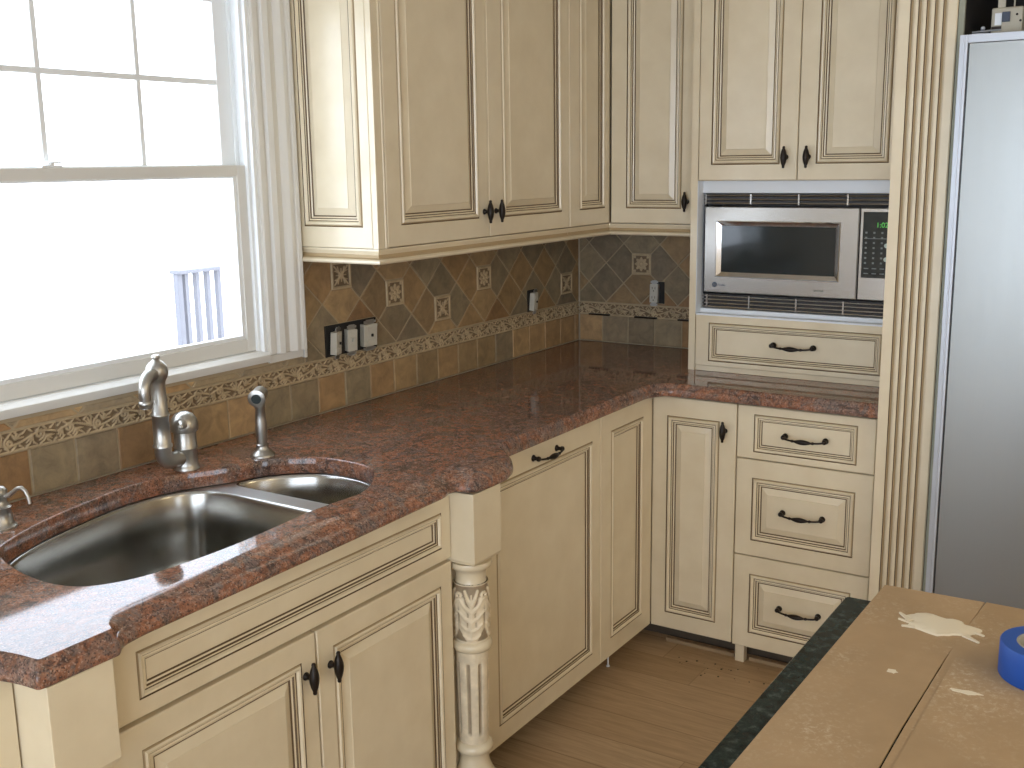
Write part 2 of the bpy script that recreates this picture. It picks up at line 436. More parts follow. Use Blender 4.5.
# fluted casing boards, profile across y
def casing(y_in, y_out, z0, z1, name):
    prof = [(0, 0.0), (0, 0.012), (0.006, 0.016), (0.020, 0.017), (0.024, 0.012), (0.030, 0.012), (0.034, 0.022), (0.050, 0.026), (0.054, 0.020),
            (0.060, 0.018), (0.074, 0.018), (0.080, 0.024), (0.092, 0.030), (0.104, 0.030), (0.108, 0.024), (0.114, 0.030), (0.124, 0.032), (0.132, 0.026), (0.132, 0.0)]
    b = MB(); k = (y_out-y_in)/0.132
    b.rings([[(-0.009+d, y_in+t*k, z0) for t, d in prof], [(-0.009+d, y_in+t*k, z1) for t, d in prof]])
    return b.build(name, 'white', win, smooth=True, angle=25)
casing(WY1, -1.580, 1.116, 2.15, 'window_casing'); casing(WY0, -3.020, 1.116, 2.15, 'window_casing')
MB().box(-0.009, -3.02, 2.076, 0.024, -1.58, 2.19).build('head_casing', 'white', win, bevel=0.004)
b = MB(); b.rings([[(x, y, z) for x, z in ((-0.009, 1.099), (0.008, 1.099), (0.010, 1.106), (0.012, 1.115), (0.0115, 1.119), (0.004, 1.124), (-0.006, 1.128), (-0.02, 1.130), (-0.02, 1.099))] for y in (-2.885, -1.716)])
b.build('sill_moulding', 'white', win, smooth=True)
MB().box(-0.009, -1.713, 1.093, 0.004, -1.583, 1.114).box(-0.009, -1.581, 1.089, 0.008, -1.571, 1.30).build('casing_end_filler', 'white', win, bevel=0.001)

# windows of the room behind the camera
def plain_window(name, axis, p, a0, a1, z0, z1, n):
    b = MB(); t = 0.05
    def bx(q0, q1, zz0, zz1, d0=-0.03, d1=0.03):
        if axis == 'x': b.box(p+d0, q0, zz0, p+d1, q1, zz1)
        else: b.box(q0, p+d0, zz0, q1, p+d1, zz1)
    bx(a0, a0+t, z0, z1); bx(a1-t, a1, z0, z1); bx(a0, a1, z0, z0+t); bx(a0, a1, z1-t, z1)
    for i in range(1, n): c = a0+(a1-a0)*i/n; bx(c-0.03, c+0.03, z0, z1)
    fr = b.build(name, 'white', None, bevel=0.002); struct(fr)
    b = MB()
    if axis == 'x': b.box(p-0.003, a0+t, z0+t, p+0.003, a1-t, z1-t)
    else: b.box(a0+t, p-0.003, z0+t, a1-t, p+0.003, z1-t)
    b.build('pane', 'pane', fr)
plain_window('window_2', 'y', RY-0.07, 0.4, 4.8, 0.1, 2.4, 4)
plain_window('window_3', 'x', RX+0.07, -3.75, -2.85, 0.95, 1.95, 1)

# ---------------------------------------------------------------- cabinet vocabulary
FD = 0.020
RAISED = [(0.0,0,0),(0.0,0.018,0),(0.002,0.020,0),(0.0525,0.020,0),(0.0545,0.0175,1),(0.057,0.021,2),(0.060,0.0245,0),(0.064,0.0235,0),(0.067,0.0185,0),(0.069,0.0170,1),
          (0.073,0.0180,0),(0.0755,0.0145,1),(0.079,0.0130,0),(0.0815,0.0110,1),(0.0825,0.0110,1),(0.100,0.0175,0),(0.1015,0.0190,0)]
FLAT = [(0.0,0,0),(0.0,0.018,0),(0.002,0.020,0),(0.0525,0.020,0),(0.0545,0.0175,1),(0.057,0.021,2),(0.060,0.0245,0),(0.064,0.0235,0),(0.067,0.0185,0),(0.069,0.0170,1),
        (0.073,0.0180,0),(0.0755,0.0145,1),(0.079,0.0130,0),(0.0820,0.0105,1),(0.0835,0.0110,0)]
def front(name, parent, face, a0, a1, z0, z1, plane, prof=RAISED, ins=None, ms=1.0):
    """a framed door or drawer front; face 'A' looks along +x at x=plane, 'B' along -y at y=-plane,
    'S' along -y at y=plane (side panel); ins = frame widths (left, right, bottom, top); ms = moulding scale"""
    ins = ins or (0.057, 0.057, 0.057, 0.057)
    b = MB(); loops = []; mis = []
    for (i_, d, mi) in prof:
        if i_ < 0.01: L4 = [i_]*4
        elif i_ <= 0.0525: L4 = [q-0.0045 for q in ins]
        else: L4 = [q-0.0045+(i_-0.0525)*ms for q in ins]
        q0, q1, w0, w1 = a0+L4[0], a1-L4[1], z0+L4[2], z1-L4[3]
        dd = d-FD
        if face == 'A': L = [(plane+dd, q0, w0), (plane+dd, q1, w0), (plane+dd, q1, w1), (plane+dd, q0, w1)]
        elif face == 'B': L = [(q0, -plane-dd, w0), (q1, -plane-dd, w0), (q1, -plane-dd, w1), (q0, -plane-dd, w1)]
        else: L = [(q0, plane-dd, w0), (q1, plane-dd, w0), (q1, plane-dd, w1), (q0, plane-dd, w1)]
        loops.append(L); mis.append(mi)
    n = len(loops)
    b.rings(loops, cap0=True, cap1=False, mis=[mis[k+1] for k in range(n-1)])
    b.add(loops[-1], [(0, 1, 2, 3)], 0)
    return b.build(name, ['cream', 'glaze', 'glaze_and_shade'], parent)

# shared hardware meshes, modelled for a front that looks along -y
def knob_mesh():
    b = MB(); b.lathe([(0.0085, 0), (0.0085, 0.002), (0.006, 0.005), (0.0048, 0.010), (0.0048, 0.016), (0.007, 0.020), (0.004, 0.026)], (0, 0, 0), (0, -1, 0), 14)
    prof = [(0.0008, -0.034), (0.0035, -0.033), (0.0045, -0.030), (0.0040, -0.027), (0.0075, -0.018), (0.0098, -0.008), (0.0105, 0), (0.0098, 0.008), (0.0075, 0.018), (0.0040, 0.027), (0.0045, 0.030), (0.0035, 0.033), (0.0008, 0.034)]
    b.lathe(prof, (0, -0.023, 0), (0, 0, 1), 14)
    return b.build('knob', 'iron', smooth=True, angle=60)
def pull_mesh():
    b = MB()
    for s_ in (-1, 1):
        b.lathe([(0.0095, 0), (0.0095, 0.002), (0.0055, 0.006), (0.005, 0.016)], (s_*0.062, 0, 0.004), (0, -1, 0), 14)
        b.ball((s_*0.063, -0.018, 0.004), 0.0075)
    n = 24; pts = []; rad = []
    for i in range(n+1):
        t = -1+2*i/n; pts.append((t*0.062, -0.022-0.008*(1-t*t), 0.003-0.004*(1-t**4)))
        a_ = abs(t); r = 0.0030 if a_ > 0.42 else 0.0030+0.0052*math.cos(a_/0.42*PI/2)
        if 0.42 < a_ < 0.52: r = 0.0048
        rad.append(r)
    b.tube(pts, rad, 12)
    return b.build('pull', 'iron', smooth=True, angle=60)
_protos = {}
def hardware(kind, parent, face, a_, z, plane, name):
    if kind not in _protos: _protos[kind] = (knob_mesh() if kind == 'knob' else pull_mesh()); first = True
    else: first = False
    src = _protos[kind]
    loc = (plane, a_, z) if face == 'A' else (a_, -plane, z)
    o = src if first else src.copy()
    if not first: COL.objects.link(o)
    o.name = name; o.parent = parent; o.location = Vector(loc)-parent_world(parent); o.rotation_euler = (0, 0, PI/2 if face == 'A' else 0)
    return o

F = 0.6213; G = 0.2864; HD = 0.394; SF = 0.687
CZ0, CZ1 = 0.875, 0.915
# ---------------------------------------------------------------- base cabinets
# corner base cabinet: a narrow door on each leg of the L
t = thing('corner_base_cabinet', 'cream corner base cabinet with two narrow doors meeting at the inside corner', 'cabinet', (0.5, -0.5, 0))
poly = [(0.004, -0.006), (0.004, -0.983), (F-0.022, -0.983), (F-0.022, -F+0.022), (0.912, -F+0.022), (0.912, -0.006)]
MB().prism([(x, y) for x, y in poly], 0.068, 0.872).build('cabinet_body', 'cream', t)
toe = [(0.004, -0.006), (0.004, -0.983), (0.53, -0.983), (0.53, -0.53), (0.912, -0.53), (0.912, -0.006)]
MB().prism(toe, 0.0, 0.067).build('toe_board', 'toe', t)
d1 = front('door', t, 'A', -0.978, -F-0.001, 0.070, 0.866, F, FLAT, ins=(0.070, 0.072, 0.065, 0.062))
d2 = front('door', t, 'B', F+0.001, 0.910, 0.070, 0.866, F, RAISED, ins=(0.056, 0.060, 0.060, 0.066))
hardware('knob', d2, 'B', 0.873, 0.776, F, 'knob')

# panelled dishwasher
t = thing('dishwasher', 'dishwasher behind a large flat cream panel with one dark bar pull near the top', 'dishwasher', (0.35, -1.33, 0))
MB().box(0.03, -1.60, 0.075, F-0.024, -0.986, 0.868).build('appliance_body', 'dark', t)
MB().box(F-0.022, -1.727, 0.070, F-0.002, -1.612, 0.872).build('filler_stile', 'cream', t)
d = front('door_panel', t, 'A', -1.610, -0.981, 0.070, 0.866, F, FLAT, ins=(0.060, 0.056, 0.060, 0.068))
hardware('pull', d, 'A', -1.305, 0.826, F, 'pull')
MB().box(0.53, -1.70, 0.0, 0.55, -0.986, 0.07).build('kick_plate', 'dark', t)
b = MB(); b.lathe([(0.006, 0), (0.006, 0.004), (0.0028, 0.005), (0.0028, 0.06)], (0.585, -0.86, 0.004), (0, 0, 1), 12)
o = b.build('levelling_foot', 'melamine', None, (0.585, -0.86, 0.0), smooth=True)
tag(o, 'short white levelling foot standing on the floor under the narrow door beside the dishwasher', 'cabinet foot')

# drawer base cabinet
t = thing('drawer_base_cabinet', 'cream base cabinet of three drawers under the microwave, left of the fluted pilaster', 'cabinet', (1.13, -0.4, 0))
MB().box(0.913, -F+0.022, 0.068, 1.349, -0.006, 0.872).build('cabinet_body', 'cream', t)
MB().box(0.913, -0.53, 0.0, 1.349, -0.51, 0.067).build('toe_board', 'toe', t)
for z0, z1, pr in ((0.698, 0.866, FLAT), (0.380, 0.694, RAISED), (0.067, 0.376, RAISED)):
    d = front('drawer', t, 'B', 0.914, 1.339, z0, z1, F, pr, ins=((0.058, 0.057, 0.026, 0.030) if pr is FLAT else (0.057, 0.056, 0.055, 0.062)), ms=(0.82 if pr is FLAT else 1.0))
    hardware('pull', d, 'B', 1.13, (z0+z1)/2-0.004, F, 'pull')
MB().box(1.341, -F+0.002, 0.067, 1.3498, -F+0.022, 0.872).build('face_stile', 'cream', t)
MB().box(0.917, -0.600, 0.0, 0.948, -0.570, 0.066).build('cabinet_foot', 'cream', t, bevel=0.002)
o = MB().box(0.66, -0.578, 0.0, 0.905, -0.562, 0.012).build('wood_strip', 'plain_wood', None, (0.66, -0.57, 0)); tag(o, 'thin bare wood strip on the floor under the narrow door with a knob', 'wood strip')
o = MB().box(0.958, -0.578, 0.0, 1.30, -0.562, 0.012).build('wood_strip', 'plain_wood', None, (0.958, -0.57, 0)); tag(o, 'thin bare wood strip on the floor under the three drawers', 'wood strip')

# sink cabinet
t = thing('sink_cabinet', 'cream sink cabinet with wide false front above two doors, between the two corner posts', 'cabinet', (0.35, -2.3, 0))
b = MB(); b.box(0.004, -2.8195, 0.068, 0.022, -1.843, 0.60).box(0.022, -2.8195, 0.068, SF-0.022, -2.805, 0.872).box(0.022, -1.858, 0.068, SF-0.022, -1.843, 0.872)
b.box(0.022, -2.805, 0.068, SF-0.022, -1.858, 0.09).box(SF-0.042, -2.805, 0.09, SF-0.022, -1.858, 0.872)
b.build('cabinet_body', 'cream', t)
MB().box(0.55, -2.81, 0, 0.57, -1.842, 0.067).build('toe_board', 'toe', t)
front('false_front', t, 'A', -2.8195, -1.8425, 0.712, 0.868, SF, FLAT, ins=(0.094, 0.040, 0.036, 0.042), ms=0.85)
d1 = front('door', t, 'A', -2.303, -1.8425, 0.070, 0.703, SF, RAISED, ins=(0.050, 0.048, 0.055, 0.053))
d2 = front('door', t, 'A', -2.8195, -2.308, 0.070, 0.703, SF, RAISED, ins=(0.090, 0.046, 0.055, 0.053))
hardware('knob', d1, 'A', -2.268, 0.618, SF, 'knob'); hardware('knob', d2, 'A', -2.340, 0.622, SF, 'knob')

# base cabinet left of the left post
t = thing('end_base_cabinet', 'cream base cabinet at the left edge of the view, beyond the left corner post', 'cabinet', (0.35, -3.3, 0))
EF = 0.672
MB().box(0.004, -3.60, 0.068, EF-0.022, -2.942, 0.872).build('cabinet_body', 'cream', t)
MB().box(0.004, -3.60, 0, 0.57, -2.942, 0.067).build('toe_board', 'toe', t)
front('door', t, 'A', -3.54, -2.984, 0.070, 0.866, EF, RAISED)
MB().box(EF-0.021, -2.981, 0.068, EF-0.001, -2.9395, 0.872).build('face_stile', 'cream', t)

# turned corner posts -----------------------------------------------------
def post(y0, y1, label):
    x1 = 0.752
    cy = (y0+y1)/2; cx = 0.700; t = thing('turned_post', label, 'post', (cx, cy, 0), 'turned posts carrying the sink counter')
    bk = MB()
    zz = [(0.694, 0.012), (0.698, 0.004), (0.706, 0.0), (0.872, 0.0)]
    bk.rings([[(0.646, y0+i, z), (x1-i, y0+i, z), (x1-i, y1-i, z), (0.646, y1-i, z)] for z, i in zz])
    bk.build('top_block', 'cream', t, bevel=0.0012)
    # back plate that the column is applied to
    b_ = MB(); b_.box(0.600, y0+0.001, 0.069, 0.662, y1-0.001, 0.693); b_.build('back_plate', 'cream', t)
    R_ = [(0.034, 0.694), (0.050, 0.692), (0.052, 0.684), (0.048, 0.676), (0.040, 0.672), (0.037, 0.662), (0.036, 0.648), (0.038, 0.640)]
    b = MB(); b.lathe(list(reversed(R_)), (cx, cy, 0), (0, 0, 1), 40)
    b.build('neck', 'cream', t, smooth=True, angle=60)
    # carved acanthus drum
    def leaf(u, v):  # u in [0,1] around one leaf, v in [0,1] up
        x = (u-0.5)*0.066; s_ = abs(x); y = v*0.15
        st = [([(0, 0.0), (0, 0.125)], 0.0022, 0.0014)]
        for (bx, by, ex, ey, w0, w1) in ((0.000, 0.012, 0.020, 0.022, 0.006, 0.003), (0.001, 0.034, 0.026, 0.050, 0.0065, 0.003), (0.001, 0.058, 0.030, 0.082, 0.0065, 0.003), (0.001, 0.082, 0.028, 0.112, 0.0065, 0.0032), (0.001, 0.100, 0.016, 0.134, 0.006, 0.003)):
            mx, my = (bx+ex)/2, (by+ey)/2-0.004
            st.append(([(bx, by), (mx, my), (ex, ey)], w0*1.15, w1*1.25))
        st.append((spiral(0.030, 0.122, 0.009, 0.003, -PI/2, PI*1.3), 0.0036, 0.0034))
        body = [([(0.004, 0.012), (0.022, 0.040), (0.020, 0.075), (0.026, 0.110)], 0.012, 0.010), ([(0.0, 0.03), (0.0, 0.09)], 0.012, 0.006)]
        return max(stroke_h(s_, y, st), 0.62*stroke_h(s_, y, body)**0.5)
    NU, NV = 144, 90; vs = []; hv = []; fs = []; zb, zt = 0.492, 0.640
    for j in range(NV+1):
        v = j/NV; rr = 0.0375+0.0035*math.sin(v*PI)
        for i in range(NU):
            th = 2*PI*(i+0.5)/NU; q = leaf(((th+0.96)/(PI/2)+0.5) % 1.0, v) if 0 < j < NV else 0
            q = max(q, 0.2)
            if v < 0.04 or v > 0.97: q = 0.6
            r = rr+0.0065*q; vs.append((math.cos(th)*r, math.sin(th)*r, zb+(zt-zb)*v)); hv.append(q)
    fs = [(j*NU+i, j*NU+(i+1) % NU, (j+1)*NU+(i+1) % NU, (j+1)*NU+i) for j in range(NV) for i in range(NU)]
    me = bpy.data.meshes.new('carved_drum'); me.from_pydata(vs, [], fs); me.update()
    at = me.attributes.new('relief', 'FLOAT', 'POINT')
    for i, q in enumerate(hv): at.data[i].value = q
    for p in me.polygons: p.use_smooth = True
    me.materials.append(M['carved']); o = bpy.data.objects.new('carved_drum', me); COL.objects.link(o); o.parent = t
    b = MB(); b.lathe([(0.036, 0.466), (0.045, 0.468), (0.049, 0.476), (0.049, 0.484), (0.044, 0.491), (0.038, 0.494)], (cx, cy, 0), (0, 0, 1), 40); b.build('ring', 'cream', t, smooth=True, angle=60)
    # fluted shaft
    NU = 120; NV = 48; vs = []; hv = []; zb, zt = 0.226, 0.470
    for j in range(NV+1):
        v = j/NV; z = zb+(zt-zb)*v; rr = 0.0365+0.004*v
        for i in range(NU):
            th = 2*PI*i/NU; ph = (th/(2*PI)*8+0.1) % 1.0; d = abs(ph-0.5)*2
            w_ = 0.40; zz_ = min(z-(zb+0.022), (zt-0.030)-z); wl = w_
            ends = max(0.0, min(1.0, zz_/0.006)); q = 0
            if d < wl and ends > 0: q = math.sqrt(max(0, 1-(d/wl)**2))*ends
            r = rr-0.0060*q; vs.append((math.cos(th)*r, math.sin(th)*r, z)); hv.append(0.62-0.42*q)
    fs = [(j*NU+i, j*NU+(i+1) % NU, (j+1)*NU+(i+1) % NU, (j+1)*NU+i) for j in range(NV) for i in range(NU)]
    me = bpy.data.meshes.new('fluted_shaft'); me.from_pydata(vs, [], fs); me.update()
    at = me.attributes.new('relief', 'FLOAT', 'POINT')
    for i, q in enumerate(hv): at.data[i].value = q
    for p in me.polygons: p.use_smooth = True
    me.materials.append(M['carved']); o = bpy.data.objects.new('fluted_shaft', me); COL.objects.link(o); o.parent = t
    b = MB(); b.lathe([(0.052, 0.128), (0.052, 0.136), (0.046, 0.146), (0.041, 0.158), (0.036, 0.176), (0.036, 0.196), (0.040, 0.200), (0.046, 0.205), (0.047, 0.214), (0.043, 0.221), (0.037, 0.227)], (cx, cy, 0), (0, 0, 1), 40)
    b.build('turned_base', 'cream', t, smooth=True, angle=60)
    MB().box(cx-0.054, cy-0.054, 0.0, cx+0.054, cy+0.054, 0.128).build('foot_block', 'cream', t, bevel=0.003)
    return t
post(-1.841, -1.727, 'cream turned post with carved leaves and flutes, between sink cabinet and dishwasher')
post(-2.936, -2.8205, 'cream square-topped corner post at the lower left, left end of the sink cabinet')

# ---------------------------------------------------------------- countertop with sink cut-out
def catmull(P, closed=True, n=5):
    out = []; N = len(P)
    for i in range(N if closed else N-1):
        p0, p1, p2, p3 = (P[(i-1) % N], P[i], P[(i+1) % N], P[(i+2) % N]) if closed else (P[max(i-1, 0)], P[i], P[i+1], P[min(i+2, N-1)])
        for k in range(n):
            t = k/n
            out.append(tuple(0.5*((2*p1[c])+(-p0[c]+p2[c])*t+(2*p0[c]-5*p1[c]+4*p2[c]-p3[c])*t*t+(-p0[c]+3*p1[c]-3*p2[c]+p3[c])*t**3) for c in (0, 1)))
    if not closed: out.append(P[-1])
    return out
HOLE = [(0.240,-2.674),(0.178,-2.545),(0.140,-2.400),(0.122,-2.285),(0.140,-2.165),(0.196,-2.055),(0.235,-1.960),(0.315,-1.890),(0.420,-1.878),(0.510,-1.905),(0.575,-1.985),(0.606,-2.060),
        (0.604,-2.125),(0.600,-2.215),(0.608,-2.320),(0.615,-2.420),(0.613,-2.530),(0.598,-2.640),(0.558,-2.712),(0.505,-2.736),(0.440,-2.738),(0.370,-2.728),(0.300,-2.707)]
HOLE = catmull(HOLE, True, 4)
def area(P): return 0.5*sum(P[i][0]*P[(i+1) % len(P)][1]-P[(i+1) % len(P)][0]*P[i][1] for i in range(len(P)))
if area(HOLE) < 0: HOLE.reverse()
def offset(P, d, closed=True):
    """offset to the left of travel by d"""
    N = len(P); out = []
    for i in range(N):
        a_ = P[(i-1) % N] if (closed or i > 0) else None; c_ = P[(i+1) % N] if (closed or i < N-1) else None
        p = P[i]; ns = []
        for q0, q1 in ((a_, p), (p, c_)):
            if q0 is None or q1 is None: continue
            dx, dy = q1[0]-q0[0], q1[1]-q0[1]; L = math.hypot(dx, dy) or 1e-9; ns.append((-dy/L, dx/L))
        if len(ns) == 2:
            nx, ny = ns[0][0]+ns[1][0], ns[0][1]+ns[1][1]; L = math.hypot(nx, ny) or 1e-9; nx /= L; ny /= L
            k = 1/max(0.6, nx*ns[0][0]+ny*ns[0][1])
        else: nx, ny = ns[0]; k = 1
        out.append((p[0]+nx*d*k, p[1]+ny*d*k))
    return out
def rounded(pts, n=4):
    """pts: (x, y, r) open polyline, corners rounded"""
    out = []
    for i, (x, y, r) in enumerate(pts):
        if r == 0 or i in (0, len(pts)-1): out.append((x, y)); continue
        a_, c_ = pts[i-1], pts[i+1]
        d0 = Vector((a_[0]-x, a_[1]-y)); d1 = Vector((c_[0]-x, c_[1]-y)); r0 = min(r, d0.length*0.48, d1.length*0.48)
        p0 = Vector((x, y))+d0.normalized()*r0; p2 = Vector((x, y))+d1.normalized()*r0
        for k in range(n+1):
            s = k/n; q = p0*(1-s)**2+Vector((x, y))*2*s*(1-s)+p2*s*s; out.append((q.x, q.y))
    return out
# front edge travelled from the left end (y=-3.6) to the right end (x=1.349), interior on the left
# front edge from the left end (y=-3.6) to the right end (x=1.349): widest line of the moulded edge, rim of the flat top, corner radius
FRONT = [((0.645,-3.60),(0.625,-3.60),0), ((0.645,-3.02),(0.628,-3.00),0.02), ((0.668,-2.966),(0.650,-2.952),0.015), ((0.712,-2.955),(0.695,-2.941),0.02), ((0.757,-2.952),(0.742,-2.937),0.006),
         ((0.761,-2.812),(0.741,-2.810),0.007), ((0.750,-2.800),(0.712,-2.796),0.010), ((0.742,-2.785),(0.690,-2.772),0.014), ((0.737,-2.745),(0.682,-2.733),0.02), ((0.733,-2.30),(0.658,-2.30),0.08),
         ((0.722,-1.905),(0.652,-1.870),0.02), ((0.710,-1.872),(0.650,-1.815),0.015), ((0.722,-1.852),(0.665,-1.785),0.012), ((0.752,-1.846),(0.712,-1.778),0.012), ((0.763,-1.800),(0.726,-1.742),0.016),
         ((0.763,-1.710),(0.725,-1.680),0.016), ((0.744,-1.655),(0.712,-1.640),0.02), ((0.708,-1.606),(0.682,-1.606),0.02), ((0.668,-1.578),(0.648,-1.580),0.02), ((0.648,-1.535),(0.636,-1.540),0.02),
         ((0.648,-0.715),(0.636,-0.700),0.03), ((0.690,-0.652),(0.680,-0.632),0.03), ((1.349,-0.650),(1.349,-0.630),0)]
BACK = [(1.349, 0.0-0.002), (0.002, -0.002), (0.002, -3.60)]
EDGE = [(0.12, 0.8755), (0.03, 0.879), (0.0, 0.885), (0.02, 0.891), (0.10, 0.897), (0.22, 0.9005), (0.34, 0.9010), (0.40, 0.9040), (0.56, 0.9090), (0.78, 0.9130), (0.93, 0.9147), (1.0, 0.915)]
def slab(name, mat, PTS, BACK, EDGE, hole=None, parent=None, loc=(0, 0, 0)):
    bm = bmesh.new(); org = Vector(loc)
    rows = []
    for ins, z in EDGE:
        off = rounded([(a_[0]+(c_[0]-a_[0])*ins, a_[1]+(c_[1]-a_[1])*ins, r) for a_, c_, r in PTS], 5)
        rows.append([bm.verts.new(Vector((x, y, z))-org) for x, y in off+BACK])
    n = len(rows[0])
    for k in range(len(rows)-1):
        for i in range(n):
            j = (i+1) % n; f = bm.faces.new((rows[k][i], rows[k][j], rows[k+1][j], rows[k+1][i])); f.smooth = True
    tops = [[], []]
    for lo, row in ((0, rows[0]), (1, rows[-1])):
        for i in range(n):
            e = bm.edges.get((row[i], row[(i+1) % n])); tops[lo].append(e)
    if hole:
        hp = [(0.0, EDGE[0][1]), (0.0, 0.9115), (-0.0012, 0.9140), (-0.0035, 0.915)]
        hr = [[bm.verts.new(Vector((x, y, z))-org) for x, y in offset(hole, d)] for d, z in hp]; m_ = len(hole)
        for k in range(len(hr)-1):
            for i in range(m_):
                j = (i+1) % m_; f = bm.faces.new((hr[k][i], hr[k][j], hr[k+1][j], hr[k+1][i])); f.smooth = True
        for lo, row in ((0, hr[0]), (1, hr[-1])):
            for i in range(m_): tops[lo].append(bm.edges.get((row[i], row[(i+1) % m_])))
    for lo in (0, 1):
        bmesh.ops.triangle_fill(bm, use_beauty=True, use_dissolve=False, edges=tops[lo])
    bmesh.ops.recalc_face_normals(bm, faces=bm.faces)
    for e in bm.edges:
        if len(e.link_faces) == 2 and e.calc_face_angle(0) > math.radians(50): e.smooth = False
    me = bpy.data.meshes.new(name); bm.to_mesh(me); bm.free(); me.materials.append(M[mat])
    o = bpy.data.objects.new(name, me); COL.objects.link(o); o.location = loc
    if parent: o.parent = parent
    return o
o = slab('granite_countertop', 'granite', FRONT, BACK, EDGE, HOLE)
tag(o, 'polished red-brown granite countertop running in an L along both tiled walls', 'countertop')

# ---------------------------------------------------------------- undermount double bowl sink
t = thing('double_bowl_sink', 'undermount stainless steel sink with one large and one small bowl', 'sink', (0.38, -2.3, 0.67))
INN = offset(HOLE, -0.003)
def clip_y(P, yc, keep_less):
    out = []; N = len(P)
    for i in range(N):
        p, q = P[i], P[(i+1) % N]; ip = (p[1] < yc) == keep_less; iq = (q[1] < yc) == keep_less
        if ip: out.append(p)
        if ip != iq:
            s = (yc-p[1])/(q[1]-p[1]); out.append((p[0]+(q[0]-p[0])*s, yc))
    return out
def resample(P, n):
    N = len(P); L = [0]
    for i in range(N): L.append(L[-1]+math.hypot(P[(i+1) % N][0]-P[i][0], P[(i+1) % N][1]-P[i][1]))
    out = []; k = 0
    for j in range(n):
        s = L[-1]*j/n
        while L[k+1] < s: k += 1
        f = (s-L[k])/max(1e-9, L[k+1]-L[k]); p, q = P[k], P[(k+1) % N]; out.append((p[0]+(q[0]-p[0])*f, p[1]+(q[1]-p[1])*f))
    return out
def soften(P, it):
    for _ in range(it): P = [((P[i-1][0]+2*P[i][0]+P[(i+1) % len(P)][0])/4, (P[i-1][1]+2*P[i][1]+P[(i+1) % len(P)][1])/4) for i in range(len(P))]
    return P
BIG = soften(resample(clip_y(INN, -2.112, True), 96), 14)
SML = soften(resample(clip_y(INN, -2.062, False), 72), 12)
def bowl(name, P, depth, label):
    zr = 0.8732; prof = [(0, zr), (0.002, zr-0.003), (0.005, zr-0.009), (0.009, zr-depth*0.5), (0.014, zr-depth+0.045), (0.022, zr-depth+0.022), (0.038, zr-depth+0.006), (0.060, zr-depth)]
    bm = bmesh.new(); org = parent_world(t); rows = []
    for d, z in prof: rows.append([bm.verts.new(Vector((x, y, z))-org) for x, y in soften(offset(P, d), int(d*150))])
    n = len(P)
    for k in range(len(rows)-1):
        for i in range(n):
            j = (i+1) % n; bm.faces.new((rows[k][i], rows[k][j], rows[k+1][j], rows[k+1][i]))
    c = bm.verts.new(sum((v.co for v in rows[-1]), Vector())/n-Vector((0, 0, 0.004)))
    for i in range(n): bm.faces.new((rows[-1][i], rows[-1][(i+1) % n], c))
    for f in bm.faces: f.smooth = True
    bmesh.ops.recalc_face_normals(bm, faces=bm.faces)
    me = bpy.data.meshes.new(name); bm.to_mesh(me); bm.free(); me.materials.append(M['sink_steel'])
    o = bpy.data.objects.new(name, me); COL.objects.link(o); o.parent = t; o['label'] = label
    so = o.modifiers.new('solid', 'SOLIDIFY'); so.thickness = 0.0012; so.offset = 0
    cc = c if False else (sum(x for x, y in P)/n, sum(y for x, y in P)/n)
    b = MB(); zf = zr-depth-0.002
    b.lathe([(0.055, zf), (0.055, zf+0.004), (0.045, zf+0.004), (0.040, zf-0.004), (0.012, zf-0.006), (0.010, zf+0.002), (0.002, zf+0.003)], (cc[0], cc[1], 0), (0, 0, 1), 28)
    b.build('strainer', 'nickel', o, smooth=True)
    return o
bowl('bowl', BIG, 0.205, 'large steel bowl'); bowl('bowl', SML, 0.175, 'small steel bowl')
# flange and divider with both bowls cut out
bm = bmesh.new(); org = parent_world(t); es = []
OUT = offset(HOLE, -0.022)
for P, z in ((OUT, 0.8740), (BIG, 0.8732), (SML, 0.8732)):
    vs = [bm.verts.new(Vector((x, y, z))-org) for x, y in P]
    es += [bm.edges.new((vs[i], vs[(i+1) % len(vs)])) for i in range(len(vs))]
bmesh.ops.triangle_fill(bm, use_beauty=True, use_dissolve=False, edges=es)
me = bpy.data.meshes.new('rim'); bm.to_mesh(me); bm.free(); me.materials.append(M['rim_steel'])
o = bpy.data.objects.new('rim', me); COL.objects.link(o); o.parent = t
so = o.modifiers.new('solid', 'SOLIDIFY'); so.thickness = 0.001; so.offset = -1

# ---------------------------------------------------------------- faucet, sprayer, soap dispenser
t = thing('bridge_faucet', 'brushed nickel faucet with hooked spout on a tall riser beside a domed valve body', 'faucet', (0.118, -2.115, 0.915))
Z = 0.915
b = MB(); b.lathe([(0.030, Z), (0.030, Z+0.004), (0.0275, Z+0.008), (0.0262, Z+0.012), (0.0262, Z+0.048), (0.0275, Z+0.050), (0.0275, Z+0.053), (0.0262, Z+0.055), (0.0262, Z+0.090), (0.031, Z+0.092), (0.0325, Z+0.098), (0.0325, Z+0.106), (0.0295, Z+0.120), (0.021, Z+0.132), (0.008, Z+0.138)], (0.118, -2.115, 0), (0, 0, 1), 32)
b.build('valve_body', 'nickel', t, smooth=True, angle=50)
d_ = Vector((0.62, -0.72, 0)).normalized(); c0 = Vector((0.118, -2.115, Z+0.112))
b = MB(); b.lathe([(0.012, 0.018), (0.012, 0.030), (0.008, 0.034), (0.005, 0.040), (0.007, 0.046), (0.006, 0.052), (0.001, 0.055)], c0, d_, 20); b.build('handle', 'nickel', t, smooth=True)
rx, ry = 0.120, -2.183
b = MB(); pts = [(0.118, -2.125, Z+0.030), (0.119, -2.157, Z+0.030)]
for k in range(1, 8): a_ = PI/2*k/8; pts.append((0.120, -2.157-0.026*math.sin(a_), Z+0.030+0.026*(1-math.cos(a_))))
